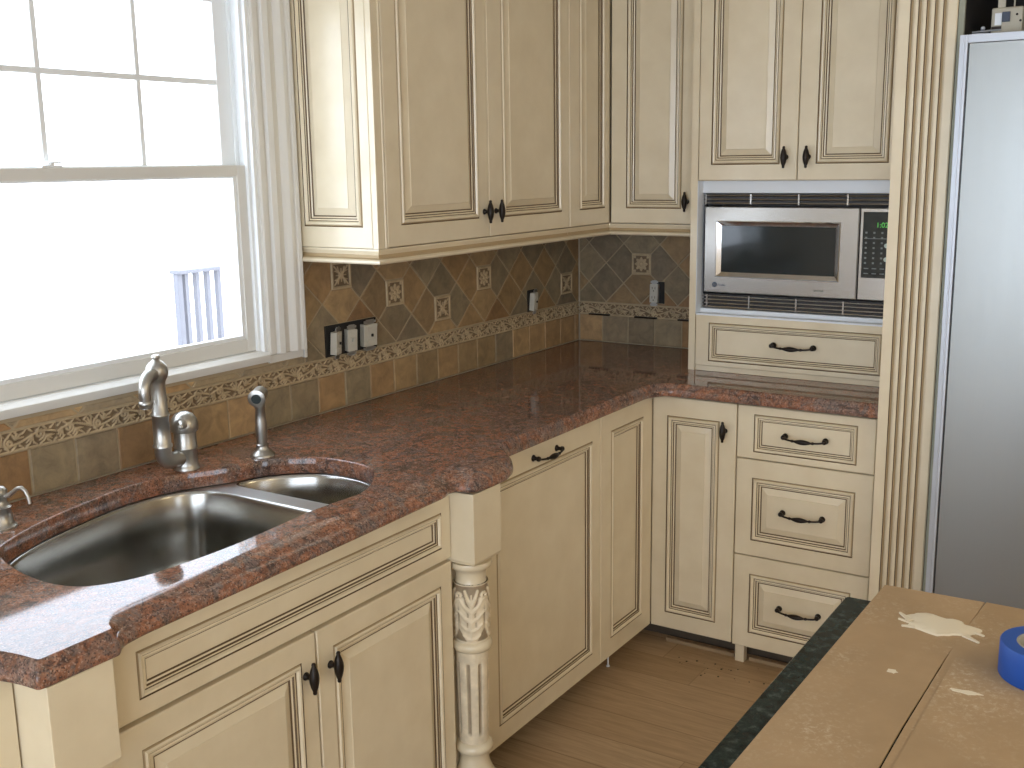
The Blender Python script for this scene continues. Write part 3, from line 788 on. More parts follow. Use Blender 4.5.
pts += [(rx, ry, Z+0.080)]
b.tube(pts, 0.0195, 18)
b.build('elbow', 'nickel', t, smooth=True)
b = MB(); b.lathe([(0.019, Z+0.066), (0.0220, Z+0.068), (0.0220, Z+0.073), (0.0195, Z+0.076), (0.0188, Z+0.140), (0.0210, Z+0.142), (0.0210, Z+0.146), (0.0182, Z+0.149), (0.0165, Z+0.220), (0.018, Z+0.224),
                   (0.023, Z+0.232), (0.0255, Z+0.244), (0.023, Z+0.257), (0.016, Z+0.266), (0.010, Z+0.270), (0.008, Z+0.274), (0.010, Z+0.278), (0.008, Z+0.283), (0.001, Z+0.285)], (rx, ry, 0), (0, 0, 1), 32)
b.build('riser', 'nickel', t, smooth=True, angle=50)
sd = Vector((0.42, -0.90, 0)).normalized(); b = MB(); pts = []; rr = []
c0 = Vector((rx, ry, Z+0.240)); Rr = 0.036
pts.append(c0); rr.append(0.0150); pts.append(c0+sd*0.024+V(0, 0, 0.002)); rr.append(0.0145)
for k in range(0, 11):
    a_ = (PI*0.56)*k/10; pts.append(c0+sd*(0.032+Rr*math.sin(a_))+V(0, 0, 0.004-Rr*(1-math.cos(a_)))); rr.append(0.0142-0.0010*k/10)
e = pts[-1]; pts.append(e+V(0, 0, -0.014)-sd*0.002); rr.append(0.0130)
b.tube(pts, rr, 20); e = pts[-1]
b.lathe([(0.0128, 0.004), (0.0160, 0.0), (0.0160, -0.006), (0.0140, -0.008), (0.0140, -0.014), (0.010, -0.015)], e, (0, 0, 1), 24)
b.build('spout', 'nickel', t, smooth=True, angle=50)

t = thing('side_sprayer', 'brushed nickel side sprayer with round head, right of the faucet', 'sprayer', (0.19, -1.94, 0.915))
b = MB(); b.lathe([(0.031, Z), (0.031, Z+0.003), (0.026, Z+0.008), (0.018, Z+0.014), (0.014, Z+0.024), (0.0150, Z+0.028), (0.0115, Z+0.032)], (0.19, -1.94, 0), (0, 0, 1), 28); b.build('base', 'nickel', t, smooth=True, angle=50)
b = MB(); b.lathe([(0.0125, Z+0.030), (0.0145, Z+0.060), (0.0135, Z+0.090), (0.0110, Z+0.118), (0.0135, Z+0.122), (0.0130, Z+0.128), (0.0110, Z+0.140)], (0.19, -1.94, 0), (0, 0, 1), 24); b.build('handle', 'nickel', t, smooth=True, angle=50)
hd = Vector((0.52, -0.84, -0.12)).normalized(); hc = Vector((0.19, -1.94, Z+0.152))
b = MB(); b.lathe([(0.004, -0.026), (0.014, -0.026), (0.0180, -0.018), (0.0185, 0.004), (0.0200, 0.014), (0.0215, 0.024), (0.0215, 0.028), (0.0165, 0.030)], hc, hd, 24); h_ = b.build('spray_head', 'nickel', t, smooth=True, angle=50)
b = MB(); b.lathe([(0.012, 0.0295), (0.012, 0.0315)], hc, hd, 20); b.build('nozzle', 'nickel_dark', h_)

t = thing('soap_dispenser', 'brushed nickel soap dispenser with curved spout at the left edge of the counter', 'soap dispenser', (0.136, -2.605, 0.915))
b = MB(); b.lathe([(0.030, Z), (0.030, Z+0.004), (0.024, Z+0.009), (0.021, Z+0.040), (0.0225, Z+0.043), (0.0165, Z+0.047), (0.0145, Z+0.060), (0.017, Z+0.066), (0.018, Z+0.076), (0.012, Z+0.084), (0.003, Z+0.086)], (0.136, -2.605, 0), (0, 0, 1), 28)
b.build('pump_body', 'nickel', t, smooth=True, angle=50)
b = MB(); pts = [(0.136, -2.605, Z+0.066), (0.148, -2.600, Z+0.066), (0.157, -2.596, Z+0.067), (0.166, -2.592, Z+0.074), (0.175, -2.588, Z+0.082), (0.184, -2.584, Z+0.084), (0.191, -2.581, Z+0.078), (0.196, -2.579, Z+0.066), (0.198, -2.578, Z+0.052)]
b.tube(pts, [0.0062, 0.0056, 0.0050, 0.0046, 0.0044, 0.0042, 0.004, 0.0038, 0.0036], 12); b.build('spout', 'nickel', t, smooth=True)

# ---------------------------------------------------------------- tile backsplash
def clip_half(P, nx, ny, c):   # keep nx*x+ny*y <= c
    out = []; N = len(P)
    for i in range(N):
        p, q = P[i], P[(i+1) % N]; dp, dq = nx*p[0]+ny*p[1]-c, nx*q[0]+ny*q[1]-c
        if dp <= 0: out.append(p)
        if (dp < 0 < dq) or (dq < 0 < dp):
            s = dp/(dp-dq); out.append((p[0]+(q[0]-p[0])*s, p[1]+(q[1]-p[1])*s))
    return out
TINTS = [(0.324, 0.218, 0.110), (0.283, 0.198, 0.108), (0.248, 0.198, 0.126), (0.345, 0.224, 0.110), (0.262, 0.211, 0.134), (0.297, 0.178, 0.086), (0.359, 0.251, 0.132), (0.221, 0.178, 0.120)]
LTINTS = [(0.432, 0.299, 0.157), (0.335, 0.201, 0.095), (0.308, 0.247, 0.157), (0.443, 0.299, 0.157), (0.292, 0.232, 0.152), (0.389, 0.252, 0.128), (0.335, 0.242, 0.133)]
def tilecol(L):
    c = random.choice(L); k = random.uniform(0.88, 1.12); return (c[0]*k, c[1]*k, c[2]*k, 1)
TH = 0.008
def add_tile(b, P, to3, col, gap=0.0020, cuts=()):
    if len(P) < 3 or abs(area(P)) < 0.00012: return
    if area(P) < 0: P = list(reversed(P))
    q = []   # drop near-duplicate points
    for p in P:
        if not q or math.hypot(p[0]-q[-1][0], p[1]-q[-1][1]) > 1e-4: q.append(p)
    if len(q) > 2 and math.hypot(q[0][0]-q[-1][0], q[0][1]-q[-1][1]) < 1e-4: q.pop()
    if len(q) < 3: return
    P = q; jit = 0 if cuts else random.uniform(-0.0006, 0.0006)
    rows = []
    def safe(P, d):
        # inset each edge by clipping, exact for convex polygons
        R = P; N = len(P)
        for i in range(N):
            p, s = P[i], P[(i+1) % N]; dx, dy = s[0]-p[0], s[1]-p[1]; L = math.hypot(dx, dy)
            dd = d
            for ax_, val in cuts:
                if abs(p[ax_]-val) < 1e-5 and abs(s[ax_]-val) < 1e-5: dd = 0.0
            nx, ny = dy/L, -dx/L; R = clip_half(R, nx, ny, nx*p[0]+ny*p[1]-dd)
            if len(R) < 3: return None
        return R
    r0 = safe(P, gap); r1 = safe(P, gap+0.0022)
    if not r0 or not r1: return
    if len(r0) != len(r1): r1 = None
    base = [to3(x, y, 0.0005) for x, y in r0]
    if r1:
        L = [base, [to3(x, y, TH-0.0022+jit) for x, y in r0], [to3(x, y, TH+jit) for x, y in r1]]
    else: L = [base, [to3(x, y, TH+jit) for x, y in r0]]
    o = len(b.f); b.rings(L)
    for k in range(o, len(b.f)): b.fc[k] = col
ZL0, ZL1, ZTOP = 1.0208, 1.0702, 1.372
def vine(u, v):    # u 0..0.222 v 0..0.048
    st = []
    W = 0.222
    stem = [(W*i/24, 0.024+0.009*math.sin(2*PI*i/24*1.5)) for i in range(25)]
    st.append((stem, 0.0026, 0.0026))
    for cx, s_ in ((0.030, -1), (0.104, 1), (0.178, -1)):
        st.append((spiral(cx, 0.024-s_*0.003, 0.013, 0.003, s_*PI/2, s_*PI/2+2.6*PI, 12), 0.0026, 0.0034))
        for k in range(4):
            a_ = s_*(0.3+0.55*k); st.append(([(cx+0.016, 0.024+s_*0.004), (cx+0.016+0.020*math.cos(a_), 0.024+0.016*math.sin(a_))], 0.0036, 0.0018))
            a2 = PI-s_*(0.2+0.5*k); st.append(([(cx-0.018, 0.024-s_*0.005), (cx-0.018+0.018*math.cos(a2), 0.024+0.015*math.sin(a2))], 0.0034, 0.0016))
    for k in range(26):
        ux = 0.005+k*0.0085; q = 0.009 if k % 2 else 0.039
        st.append(([(ux-0.004, q-0.003*(1 if k % 4 < 2 else -1)), (ux+0.004, q+0.003*(1 if k % 4 < 2 else -1))], 0.0028, 0.0016))
    h = stroke_h(u, v, st)
    if v < 0.0045 or v > 0.0435: h = max(h, 0.75)
    return h
def flower(u, v):
    x, y = u-0.039, v-0.039; r = math.hypot(x, y); a_ = math.atan2(y, x); h = 0
    if r < 0.008: h = 1.0-(r/0.008)**4*0.5
    elif 0.0095 < r < 0.024+0.004*math.cos(8*a_): h = 0.5+0.5*abs(math.cos(4*a_))
    if abs(x) > 0.033 or abs(y) > 0.033: h = 0.9
    for sx in (-1, 1):
        for sy in (-1, 1):
            d = math.hypot(x-sx*0.027, y-sy*0.027)
            if d < 0.0055: h = max(h, 0.7)
    return h
def crossleaf(u, v):
    x, y = abs(u-0.039), abs(v-0.039)
    st = [([(0, 0), (0.028, 0.028)], 0.0055, 0.0018), ([(0.010, 0.010), (0.026, 0.014)], 0.0034, 0.0014), ([(0.010, 0.010), (0.014, 0.026)], 0.0034, 0.0014), ([(0, 0.004), (0, 0.020)], 0.0030, 0.0012), ([(0.004, 0), (0.020, 0)], 0.0030, 0.0012)]
    h = stroke_h(x, y, st)
    if x > 0.033 or y > 0.033: h = 0.9
    return h
vine_me = relief_mesh('border_tile', 0.2195, 0.0465, 110, 24, vine, 0.0048, 0.0065, lambda u, v, d: (u, -d, v))
flower_me = relief_mesh('accent_tile', 0.078, 0.078, 40, 40, flower, 0.0045, 0.007, lambda u, v, d: (u-0.039, -d, v-0.039))
cross_me = relief_mesh('accent_tile', 0.078, 0.078, 40, 40, crossleaf, 0.0050, 0.007, lambda u, v, d: (u-0.039, -d, v-0.039))
def backsplash(face, label, a0, a1, loc, hx, nodes0, accents, base_joints, liner_start, holes, cut):
    """a runs along the wall (y on face A, x on face B); surface of the wall at depth 0"""
    t = thing('tile_backsplash', label, 'backsplash', loc)
    if face == 'A': to3 = lambda a_, z, d: (-0.0085+d, a_, z); rz = PI/2
    else: to3 = lambda a_, z, d: (a_, 0.0085-d, z); rz = 0
    g = MB()
    if face == 'A':
        g.box(-0.0095, cut, CZ1+0.0005, -0.0030, a1, ZTOP); g.box(-0.0095, a0, CZ1+0.0005, -0.0030, cut, 1.0985)
    else: g.box(a0, 0.0030, CZ1+0.0005, a1, 0.0095, ZTOP)
    g.build('grout_bed', 'grout', t)
    b = MB()
    for p, q in zip(base_joints[:-1], base_joints[1:]):
        add_tile(b, [(p, CZ1+0.001), (q, CZ1+0.001), (q, ZL0), (p, ZL0)], to3, tilecol(LTINTS))
    b.build('square_tiles', 'tile', t, attr='tint')
    hz = 0.0765; z1 = 1.0745; b = MB()
    ni = int((a1-a0)/hx)+4
    for i in range(-ni, ni):
        for j in range(-2, 6):
            if (i+j) % 2 == 0: continue     # nodes sit where i+j is even, tile centres where it is odd
            ca, cz = nodes0+i*hx, z1+j*hz
            P = [(ca-hx, cz), (ca, cz-hz), (ca+hx, cz), (ca, cz+hz)]
            for (xa, xz) in accents:
                if abs(ca-hx-xa) < 0.3*hx and abs(cz-xz) < 0.3*hz: P = clip_half(P, -1, 0, -(xa+0.0395*kx(face)))
                if abs(ca+hx-xa) < 0.3*hx and abs(cz-xz) < 0.3*hz: P = clip_half(P, 1, 0, xa-0.0395*kx(face))
                if abs(ca-xa) < 0.3*hx and abs(cz-hz-xz) < 0.3*hz: P = clip_half(P, 0, -1, -(xz+0.0395))
                if abs(ca-xa) < 0.3*hx and abs(cz+hz-xz) < 0.3*hz: P = clip_half(P, 0, 1, xz-0.0395)
            P = clip_half(P, -1, 0, -a0); P = clip_half(P, 1, 0, a1) if P else P
            if P: P = clip_half(P, 0, -1, -ZL1)
            if not P: continue
            c = tilecol(TINTS)
            pieces = []
            if face == 'A':
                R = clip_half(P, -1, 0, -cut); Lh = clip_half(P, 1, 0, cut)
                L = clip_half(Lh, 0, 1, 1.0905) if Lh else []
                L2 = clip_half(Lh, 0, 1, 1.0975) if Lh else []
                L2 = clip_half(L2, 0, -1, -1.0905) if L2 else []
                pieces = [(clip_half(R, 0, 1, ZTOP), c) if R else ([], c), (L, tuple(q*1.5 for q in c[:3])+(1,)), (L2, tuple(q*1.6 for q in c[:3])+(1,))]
            else: pieces = [(clip_half(P, 0, 1, ZTOP), c)]
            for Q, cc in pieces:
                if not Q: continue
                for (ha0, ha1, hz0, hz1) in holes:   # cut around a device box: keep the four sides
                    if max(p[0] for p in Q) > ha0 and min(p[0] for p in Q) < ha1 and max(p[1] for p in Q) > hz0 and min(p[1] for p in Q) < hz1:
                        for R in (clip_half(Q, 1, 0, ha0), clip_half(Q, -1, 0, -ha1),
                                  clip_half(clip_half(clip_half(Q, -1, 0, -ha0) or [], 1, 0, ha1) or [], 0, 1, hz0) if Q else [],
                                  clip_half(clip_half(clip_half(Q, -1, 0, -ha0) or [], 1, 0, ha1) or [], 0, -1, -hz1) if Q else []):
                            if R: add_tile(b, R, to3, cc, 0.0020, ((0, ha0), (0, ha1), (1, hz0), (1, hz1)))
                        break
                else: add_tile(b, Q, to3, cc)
    b.build('diamond_tiles', 'tile', t, attr='tint')
    for k, (xa, xz) in enumerate(accents):
        o = bpy.data.objects.new('accent_tile', cross_me if (k % 2 == 0 and face == 'A') else flower_me); COL.objects.link(o); o.parent = t
        o.location = Vector(to3(xa, xz, 0.0))-parent_world(t); o.rotation_euler = (0, 0, rz); o.scale = (kx(face), 1, 0.98)
        o['label'] = 'raised leaf cross accent tile' if (k % 2 == 0 and face == 'A') else 'raised flower accent tile'
    s = liner_start; L = 0.222
    while s < a1-0.01:
        w_ = min(L, a1-s)
        o = bpy.data.objects.new('border_tile', vine_me); COL.objects.link(o); o.parent = t
        o.location = Vector(to3(s+0.001, ZL0+0.0012, 0.0))-parent_world(t); o.rotation_euler = (0, 0, rz); o.scale = ((w_-0.002)/0.2195, 1, 1)
        s += L
    return t
def kx(face): return 1.06 if face == 'A' else 1.0
jA = [-0.0345-0.1146*i for i in range(0, 31)]; jA = sorted([-0.001]+jA)
HA = (-1.490, -1.262, 1.071, 1.166)
backsplash('A', 'brown slate tile backsplash with diamond pattern along the window wall', -3.5, -0.001, (0, -1.7, 0.916), 0.0818, -0.100-0.0818,
           [(-0.10, 1.151), (-0.672, 1.2275), (-0.9175, 1.151), (-1.163, 1.2275), (-1.408, 1.304)], jA, -0.001-0.222*16+0.074, [HA, (-0.392, -0.338, 1.071, 1.155)], -1.571)
jB = [0.001, 0.104, 0.217, 0.330, 0.443, 0.556, 0.642]
backsplash('B', 'brown slate tile backsplash with diamond pattern on the back wall beside the microwave cabinet', 0.001, 0.642, (0.32, 0, 0.916), 0.0762, 0.1195,
           [(0.2719, 1.2275), (0.3481+0.0762*2, 1.304)][:1], jB, 0.001, [(0.316, 0.372, 1.078, 1.165)], 0)

# devices hanging out of their boxes in the wall
def device_box(face, a0, a1, z0, z1, label, devs):
    c = (a0+a1)/2
    if face == 'A': P = lambda a_, z, d: (-0.0085+d, a_, z); loc = (0, c, z0)
    else: P = lambda a_, z, d: (a_, 0.0085-d, z); loc = (c, 0, z0)
    t = thing('electrical_box', label, 'electrical outlet', loc)
    def bx(b, q0, q1, w0, w1, d0, d1, mi=0):
        p, q = P(q0, w0, d0), P(q1, w1, d1); b.box(*p, *q, mi)
    b = MB(); bx(b, a0, a1, z0, z1, 0.0058, 0.0066); bx(b, a0, a0+0.003, z0, z1, 0.006, 0.011); bx(b, a1-0.003, a1, z0, z1, 0.006, 0.011); bx(b, a0, a1, z1-0.003, z1, 0.006, 0.011)
    b.build('wall_box', 'dark', t)
    for (dc, w_, h_, zc, tilt, kind) in devs:
        b = MB(); hb = h_/2
        org = Vector(P(dc, zc, 0.022)); b2 = MB()
        def lb(bb, q0, q1, w0, w1, d0, d1, mi=0):     # local box rotated by tilt about z and a little about the wall axis
            R = Matrix.Rotation(tilt, 3, 'Z') @ Matrix.Rotation(0.06*(1 if face == 'A' else -1), 3, 'Y' if face == 'A' else 'X')
            vs = []
            for dd in (d0, d1):
                for ww in (w0, w1):
                    for qq in (q0, q1):
                        l = Vector((dd, qq, ww)) if face == 'A' else Vector((qq, -dd, ww)); vs.append(org+R @ l)
            bb.add(vs, [(0,1,3,2),(4,6,7,5),(0,4,5,1),(2,3,7,6),(0,2,6,4),(1,5,7,3)], mi)
        lb(b, -w_*0.30, w_*0.30, -hb-0.014, hb+0.014, 0.000, 0.0015)
        lb(b, -w_*0.46, w_*0.46, hb+0.004, hb+0.011, 0.000, 0.0015); lb(b, -w_*0.46, w_*0.46, -hb-0.011, -hb-0.004, 0.000, 0.0015)
        dv = b.build('yoke', 'yoke', t)
        b = MB(); lb(b, -w_/2, w_/2, -hb, hb, -0.014, 0.006)
        body = b.build('device_body', 'device', dv, bevel=0.0015)
        b = MB()
        if kind == 'outlet':
            for s_ in (-1, 1):
                lb(b, -w_*0.36, w_*0.36, s_*hb*0.5-hb*0.34, s_*hb*0.5+hb*0.34, 0.006, 0.0085)
                for q in (-0.0062, 0.0048): lb(b, q, q+0.0018, s_*hb*0.5-0.002, s_*hb*0.5+0.007, 0.0085, 0.0089, 1)
                lb(b, -0.002, 0.002, s_*hb*0.5-0.010, s_*hb*0.5-0.006, 0.0085, 0.0089, 1)
        elif kind == 'switch':
            lb(b, -w_*0.22, w_*0.22, -hb*0.35, hb*0.35, 0.006, 0.008); lb(b, -w_*0.13, w_*0.13, -0.004, 0.008, 0.008, 0.016)
        elif kind == 'back':
            for s_ in (-1, 1): lb(b, -w_*0.3, w_*0.3, s_*hb*0.55-0.006, s_*hb*0.55+0.006, 0.006, 0.0085)
            lb(b, w_*0.02, w_*0.12, -0.004, 0.004, 0.006, 0.011, 1)
        b.build('device_face', ['device', 'dark'], dv)
    return t
device_box('A', -1.488, -1.264, 1.073, 1.164, 'dark triple wall box left of the tiled corner with three loose ivory devices', [(-1.452, 0.036, 0.066, 1.112, 0.30, 'back'), (-1.390, 0.034, 0.064, 1.112, -0.28, 'switch'), (-1.308, 0.054, 0.066, 1.116, -0.10, 'back')])
device_box('A', -0.390, -0.340, 1.073, 1.153, 'single loose ivory device in a dark box near the corner on the window wall', [(-0.361, 0.034, 0.066, 1.110, 0.15, 'back')])
device_box('B', 0.318, 0.370, 1.080, 1.163, 'loose ivory duplex outlet in a dark box on the back wall', [(0.334, 0.032, 0.070, 1.120, 0.12, 'outlet')])
for x0, x1, wh in ((0.050, 0.140, 'nearest the tiled corner'), (0.250, 0.342, 'below the duplex outlet'), (0.432, 0.520, 'beside the microwave cabinet')):
    o = MB().box(x0, -0.0145, 1.0205, x1, -0.0006, 1.0265).build('metal_clip', 'iron', None, (x0, -0.006, 1.02), bevel=0.001)
    tag(o, 'small dark bar under the border tiles of the back wall, '+wh, 'tile spacer')

# ---------------------------------------------------------------- wall cabinets
UT = 2.44
def light_rail(b, pts, z0, z1):
    """moulded rail swept along an open path; outward is to the right of travel"""
    prof = [(-0.018, z0), (0.008, z0), (0.012, z0+0.004), (0.012, z0+0.009), (0.007, z0+0.013), (-0.003, z0+0.016), (-0.006, z0+0.024), (-0.003, z0+0.031), (-0.001, z0+0.034), (-0.001, z1), (-0.018, z1)]
    rows = []
    for d, z in prof: rows.append([(x, y, z) for x, y in offset(pts, -d, closed=False)])
    N = len(pts); loops = [[rows[k][i] for k in range(len(prof))] for i in range(N)]
    o0 = len(b.f); b.rings(loops); n = len(prof)
    for q in range(o0, len(b.f)):
        if len(b.f[q]) == 4 and (q-o0) % n in (4, 5) and (q-o0) < n*(N-1): b.mi[q] = 1  # tan tone on the groove faces paints in the rail's shadow line
t = thing('wall_cabinet', 'cream double-door wall cabinet with panelled end, hung right of the window', 'cabinet', (0.14, -1.07, 1.36))
MB().box(0.0, -1.559, 1.400, G-0.022, -0.576, UT).build('cabinet_body', 'cream', t)
front('side_panel', t, 'S', 0.002, G-0.021, 1.398, 2.40, -1.577, RAISED, ins=(0.030, 0.036, 0.060, 0.06))
b = MB(); b.box(G-0.020, -1.577, 1.398, G-0.002, -1.541, 2.42); b.lathe([(0.0035, 1.398), (0.0035, 2.42)], (G-0.003, -1.5455, 0), (0, 0, 1), 10); b.build('corner_stile', 'cream', t, bevel=0.001)
d1 = front('door', t, 'A', -1.539, -1.0595, 1.400, 2.40, G, RAISED, ins=(0.062, 0.058, 0.060, 0.06))
d2 = front('door', t, 'A', -1.0565, -0.5755, 1.400, 2.40, G, RAISED, ins=(0.078, 0.057, 0.058, 0.06))
hardware('knob', d1, 'A', -1.086, 1.474, G, 'knob'); hardware('knob', d2, 'A', -1.024, 1.474, G, 'knob')
b = MB(); light_rail(b, [(0.0, -1.575), (G-0.004, -1.575), (G-0.004, -0.576)], 1.358, 1.397)
b.build('light_rail', ['cream', 'glaze_and_shade'], t, smooth=True, angle=30)
t = thing('wall_cabinet', 'narrow cream wall cabinet without a knob, in the corner on the window wall', 'cabinet', (0.14, -0.3, 1.36))
MB().box(0.0, -0.574, 1.400, G-0.022, -0.004, UT).build('cabinet_body', 'cream', t)
front('door', t, 'A', -0.5725, -0.2885, 1.400, 2.40, G, RAISED, ins=(0.070, 0.042, 0.058, 0.06))
b = MB(); light_rail(b, [(G-0.004, -0.5745), (G-0.004, -0.2825), (G+0.0001, -0.2825)], 1.358, 1.397); b.build('light_rail', ['cream', 'glaze_and_shade'], t, smooth=True, angle=30)
t = thing('wall_cabinet', 'single-door cream wall cabinet on the back wall, left of the microwave cabinet', 'cabinet', (0.45, -0.14, 1.36))
MB().box(G+0.001, -G+0.022, 1.400, 0.642, -0.004, UT).build('cabinet_body', 'cream', t)
d = front('door', t, 'B', G+0.0045, 0.617, 1.400, 2.40, G, RAISED, ins=(0.064, 0.060, 0.056, 0.06))
hardware('knob', d, 'B', 0.583, 1.476, G, 'knob')
MB().box(0.619, -G+0.002, 1.398, 0.642, -G+0.022, UT).build('face_stile', 'cream', t)
b = MB(); light_rail(b, [(G+0.0005, -G+0.004), (0.642, -G+0.004)], 1.358, 1.397); b.build('light_rail', ['cream', 'glaze_and_shade'], t, smooth=True, angle=30)

# microwave hutch standing on the counter
t = thing('microwave_cabinet', 'tall cream cabinet on the counter: doors above, microwave opening, wide drawer below', 'cabinet', (1.0, -0.2, 0.916))
b = MB(); b.box(0.644, -HD+0.001, 0.9155, 0.667, -0.001, UT); b.box(1.330, -HD+0.001, 0.9155, 1.349, -0.001, UT)
b.box(0.667, -HD+0.02, 1.548, 1.330, -0.001, UT); b.box(0.667, -HD+0.021, 0.940, 1.330, -0.001, 1.098); b.box(0.667, -0.02, 1.098, 1.33, -0.001, 1.548)
b.build('cabinet_body', 'cream', t)
b = MB(); b.box(0.6672, -HD+0.001, 1.108, 0.6692, -0.021, 1.548); b.box(0.669, -HD+0.001, 1.099, 1.330, -0.021, 1.111); b.box(0.669, -0.356, 1.111, 1.330, -0.300, 1.124); b.box(0.669, -0.352, 1.508, 1.330, -0.334, 1.547)
b.build('opening_lining', 'melamine', t)
d1 = front('door', t, 'B', 0.669, 0.9975, 1.549, 2.40, HD, RAISED, ins=(0.048, 0.060, 0.054, 0.06))
d2 = front('door', t, 'B', 1.0005, 1.334, 1.549, 2.40, HD, RAISED, ins=(0.061, 0.061, 0.054, 0.06))
hardware('knob', d1, 'B', 0.962, 1.620, HD, 'knob'); hardware('knob', d2, 'B', 1.033, 1.620, HD, 'knob')
d = front('drawer', t, 'B', 0.669, 1.334, 0.934, 1.106, HD, FLAT, ins=(0.052, 0.052, 0.021, 0.029), ms=0.85)
hardware('pull', d, 'B', 1.007, 1.018, HD, 'pull').scale = (1.06, 1, 1)
MB().box(0.668, -HD+0.006, 0.9155, 1.330, -HD+0.024, 0.933).build('bottom_rail', 'cream', t, bevel=0.001)

# microwave with vent trim kit --------------------------------------------
t = thing('built_in_microwave', 'stainless steel microwave with dark window and keypad, framed by louvred vents', 'microwave', (1.0, -0.2, 1.112))
MY = -0.350
MB().box(0.72, MY+0.052, 1.127, 1.30, -0.03, 1.495).build('housing', 'black', t)
for z0, z1 in ((1.125, 1.173), (1.469, 1.506)):
    b = MB(); b.box(0.673, MY+0.012, z0, 1.329, MY+0.028, z1, 1)
    n = 4 if z1-z0 > 0.045 else 3; hh = (z1-z0)/n
    for k in range(n):
        zc = z0+hh*(k+0.5); b.rings([[(x, MY+0.012, zc-hh*0.42), (x, MY-0.001, zc-hh*0.16), (x, MY+0.001, zc+hh*0.12), (x, MY+0.012, zc+hh*0.02)] for x in (0.673, 1.329)])
    for xd in ([0.690, 0.838, 0.997, 1.149, 1.300] if z0 < 1.3 else [0.680, 0.835, 0.994, 1.149, 1.300]): b.box(xd-0.0025, MY-0.002, z0+0.002, xd+0.0025, MY+0.012, z1-0.002)
    v_ = b.build('vent_grille', ['mw_steel', 'black'], t); v_['label'] = 'louvred vent strip with dividers'
MB().box(0.673, MY+0.004, 1.172, 0.679, MY+0.02, 1.469).build('side_strip', 'black', t); MB().box(1.3215, MY+0.004, 1.172, 1.329, MY+0.02, 1.469).build('side_strip', 'black', t)
# door: steel frame with a bevelled window bezel
dx0, dx1, dz0, dz1 = 0.681, 1.190, 1.180, 1.464; wx0, wx1, wz0, wz1 = 0.722, 1.134, 1.232, 1.418
def rect(x0, x1, z0, z1, y): return [(x0, y, z0), (x1, y, z0), (x1, y, z1), (x0, y, z1)]
b = MB(); b.rings([rect(dx0, dx1, dz0, dz1, MY+0.028), rect(dx0, dx1, dz0, dz1, MY-0.008), rect(dx0+0.003, dx1-0.003, dz0+0.003, dz1-0.003, MY-0.012), rect(wx0, wx1, wz0, wz1, MY-0.012)], cap1=False)
door = b.build('door', 'mw_steel', t)
b = MB(); b.rings([rect(wx0, wx1, wz0, wz1, MY-0.012), rect(wx0+0.003, wx1-0.003, wz0+0.003, wz1-0.003, MY-0.0145), rect(wx0+0.017, wx1-0.017, wz0+0.017, wz1-0.017, MY-0.003)], cap0=False, cap1=False)
b.build('window_bezel', 'chrome', door)
MB().box(wx0+0.016, MY-0.0035, wz0+0.016, wx1-0.016, MY+0.002, wz1-0.016).build('window', 'mw_glass', door)
b = MB(); b.rings([rect(1.1925, 1.3205, dz0, dz1, MY+0.028), rect(1.1925, 1.3205, dz0, dz1, MY-0.008), rect(1.1955, 1.3175, dz0+0.003, dz1-0.003, MY-0.012)]); cp = b.build('control_panel', 'mw_steel', t)
MB().box(1.203, MY-0.0135, 1.250, 1.310, MY-0.0115, 1.452).build('keypad_glass', 'mw_glass', cp)
b = MB()
for r_ in range(9):
    z = 1.262+0.0155*r_
    for c in range(3): b.box(1.211+c*0.024, MY-0.0141, z, 1.211+c*0.024+(0.014 if r_ < 2 else 0.006), MY-0.0136, z+(0.003 if r_ < 2 else 0.0055))
for z in (1.315, 1.352, 1.333): b.box(1.286, MY-0.0141, z, 1.293, MY-0.0136, z+0.004)
b.box(1.208, MY-0.0141, 1.370, 1.300, MY-0.0136, 1.372)
b.build('key_legends', 'key', cp)
for z in (1.300, 1.342): MB().lathe([(0.007, 0), (0.007, 0.0008)], (1.276, MY-0.0136, z+0.008), (0, -1, 0), 16).build('round_key', 'keylight', cp)
def text(body, size, loc, rot, mat, name, parent, label=None, ext=0.0003):
    cu = bpy.data.curves.new(name, 'FONT'); cu.body = body; cu.size = size; cu.extrude = ext
    tmp = bpy.data.objects.new(name, cu); COL.objects.link(tmp); bpy.context.view_layer.update()
    dg = bpy.context.evaluated_depsgraph_get(); me = bpy.data.meshes.new_from_object(tmp.evaluated_get(dg))
    bpy.data.objects.remove(tmp); o = bpy.data.objects.new(name, me); COL.objects.link(o)
    me.materials.clear(); me.materials.append(M[mat]); o.parent = parent; o.location = Vector(loc)-parent_world(parent); o.rotation_euler = rot
    if label: o['label'] = label
    return o
text('1:02', 0.022, (1.242, MY-0.0139, 1.405), (PI/2, 0, 0), 'led', 'clock_digits', cp, 'green lit digits')
b = MB(); b.lathe([(0.0085, 0), (0.0085, 0.0008)], (0.7205, MY-0.0120, 1.2065), (0, -1, 0), 24); lg = b.build('round_badge', 'ink', door)
text('GE', 0.0085, (0.7152, MY-0.0131, 1.2035), (PI/2, 0, 0), 'mw_steel', 'badge_letters', door)
o = text('Profile', 0.010, (0.7325, MY-0.0124, 1.2025), (PI/2, 0, 0), 'ink', 'script_lettering', door); o.rotation_euler = (PI/2, 0, 0)
text('SENSOR', 0.0088, (1.056, MY-0.0124, 1.1985), (PI/2, 0, 0), 'ink2', 'model_lettering', door)

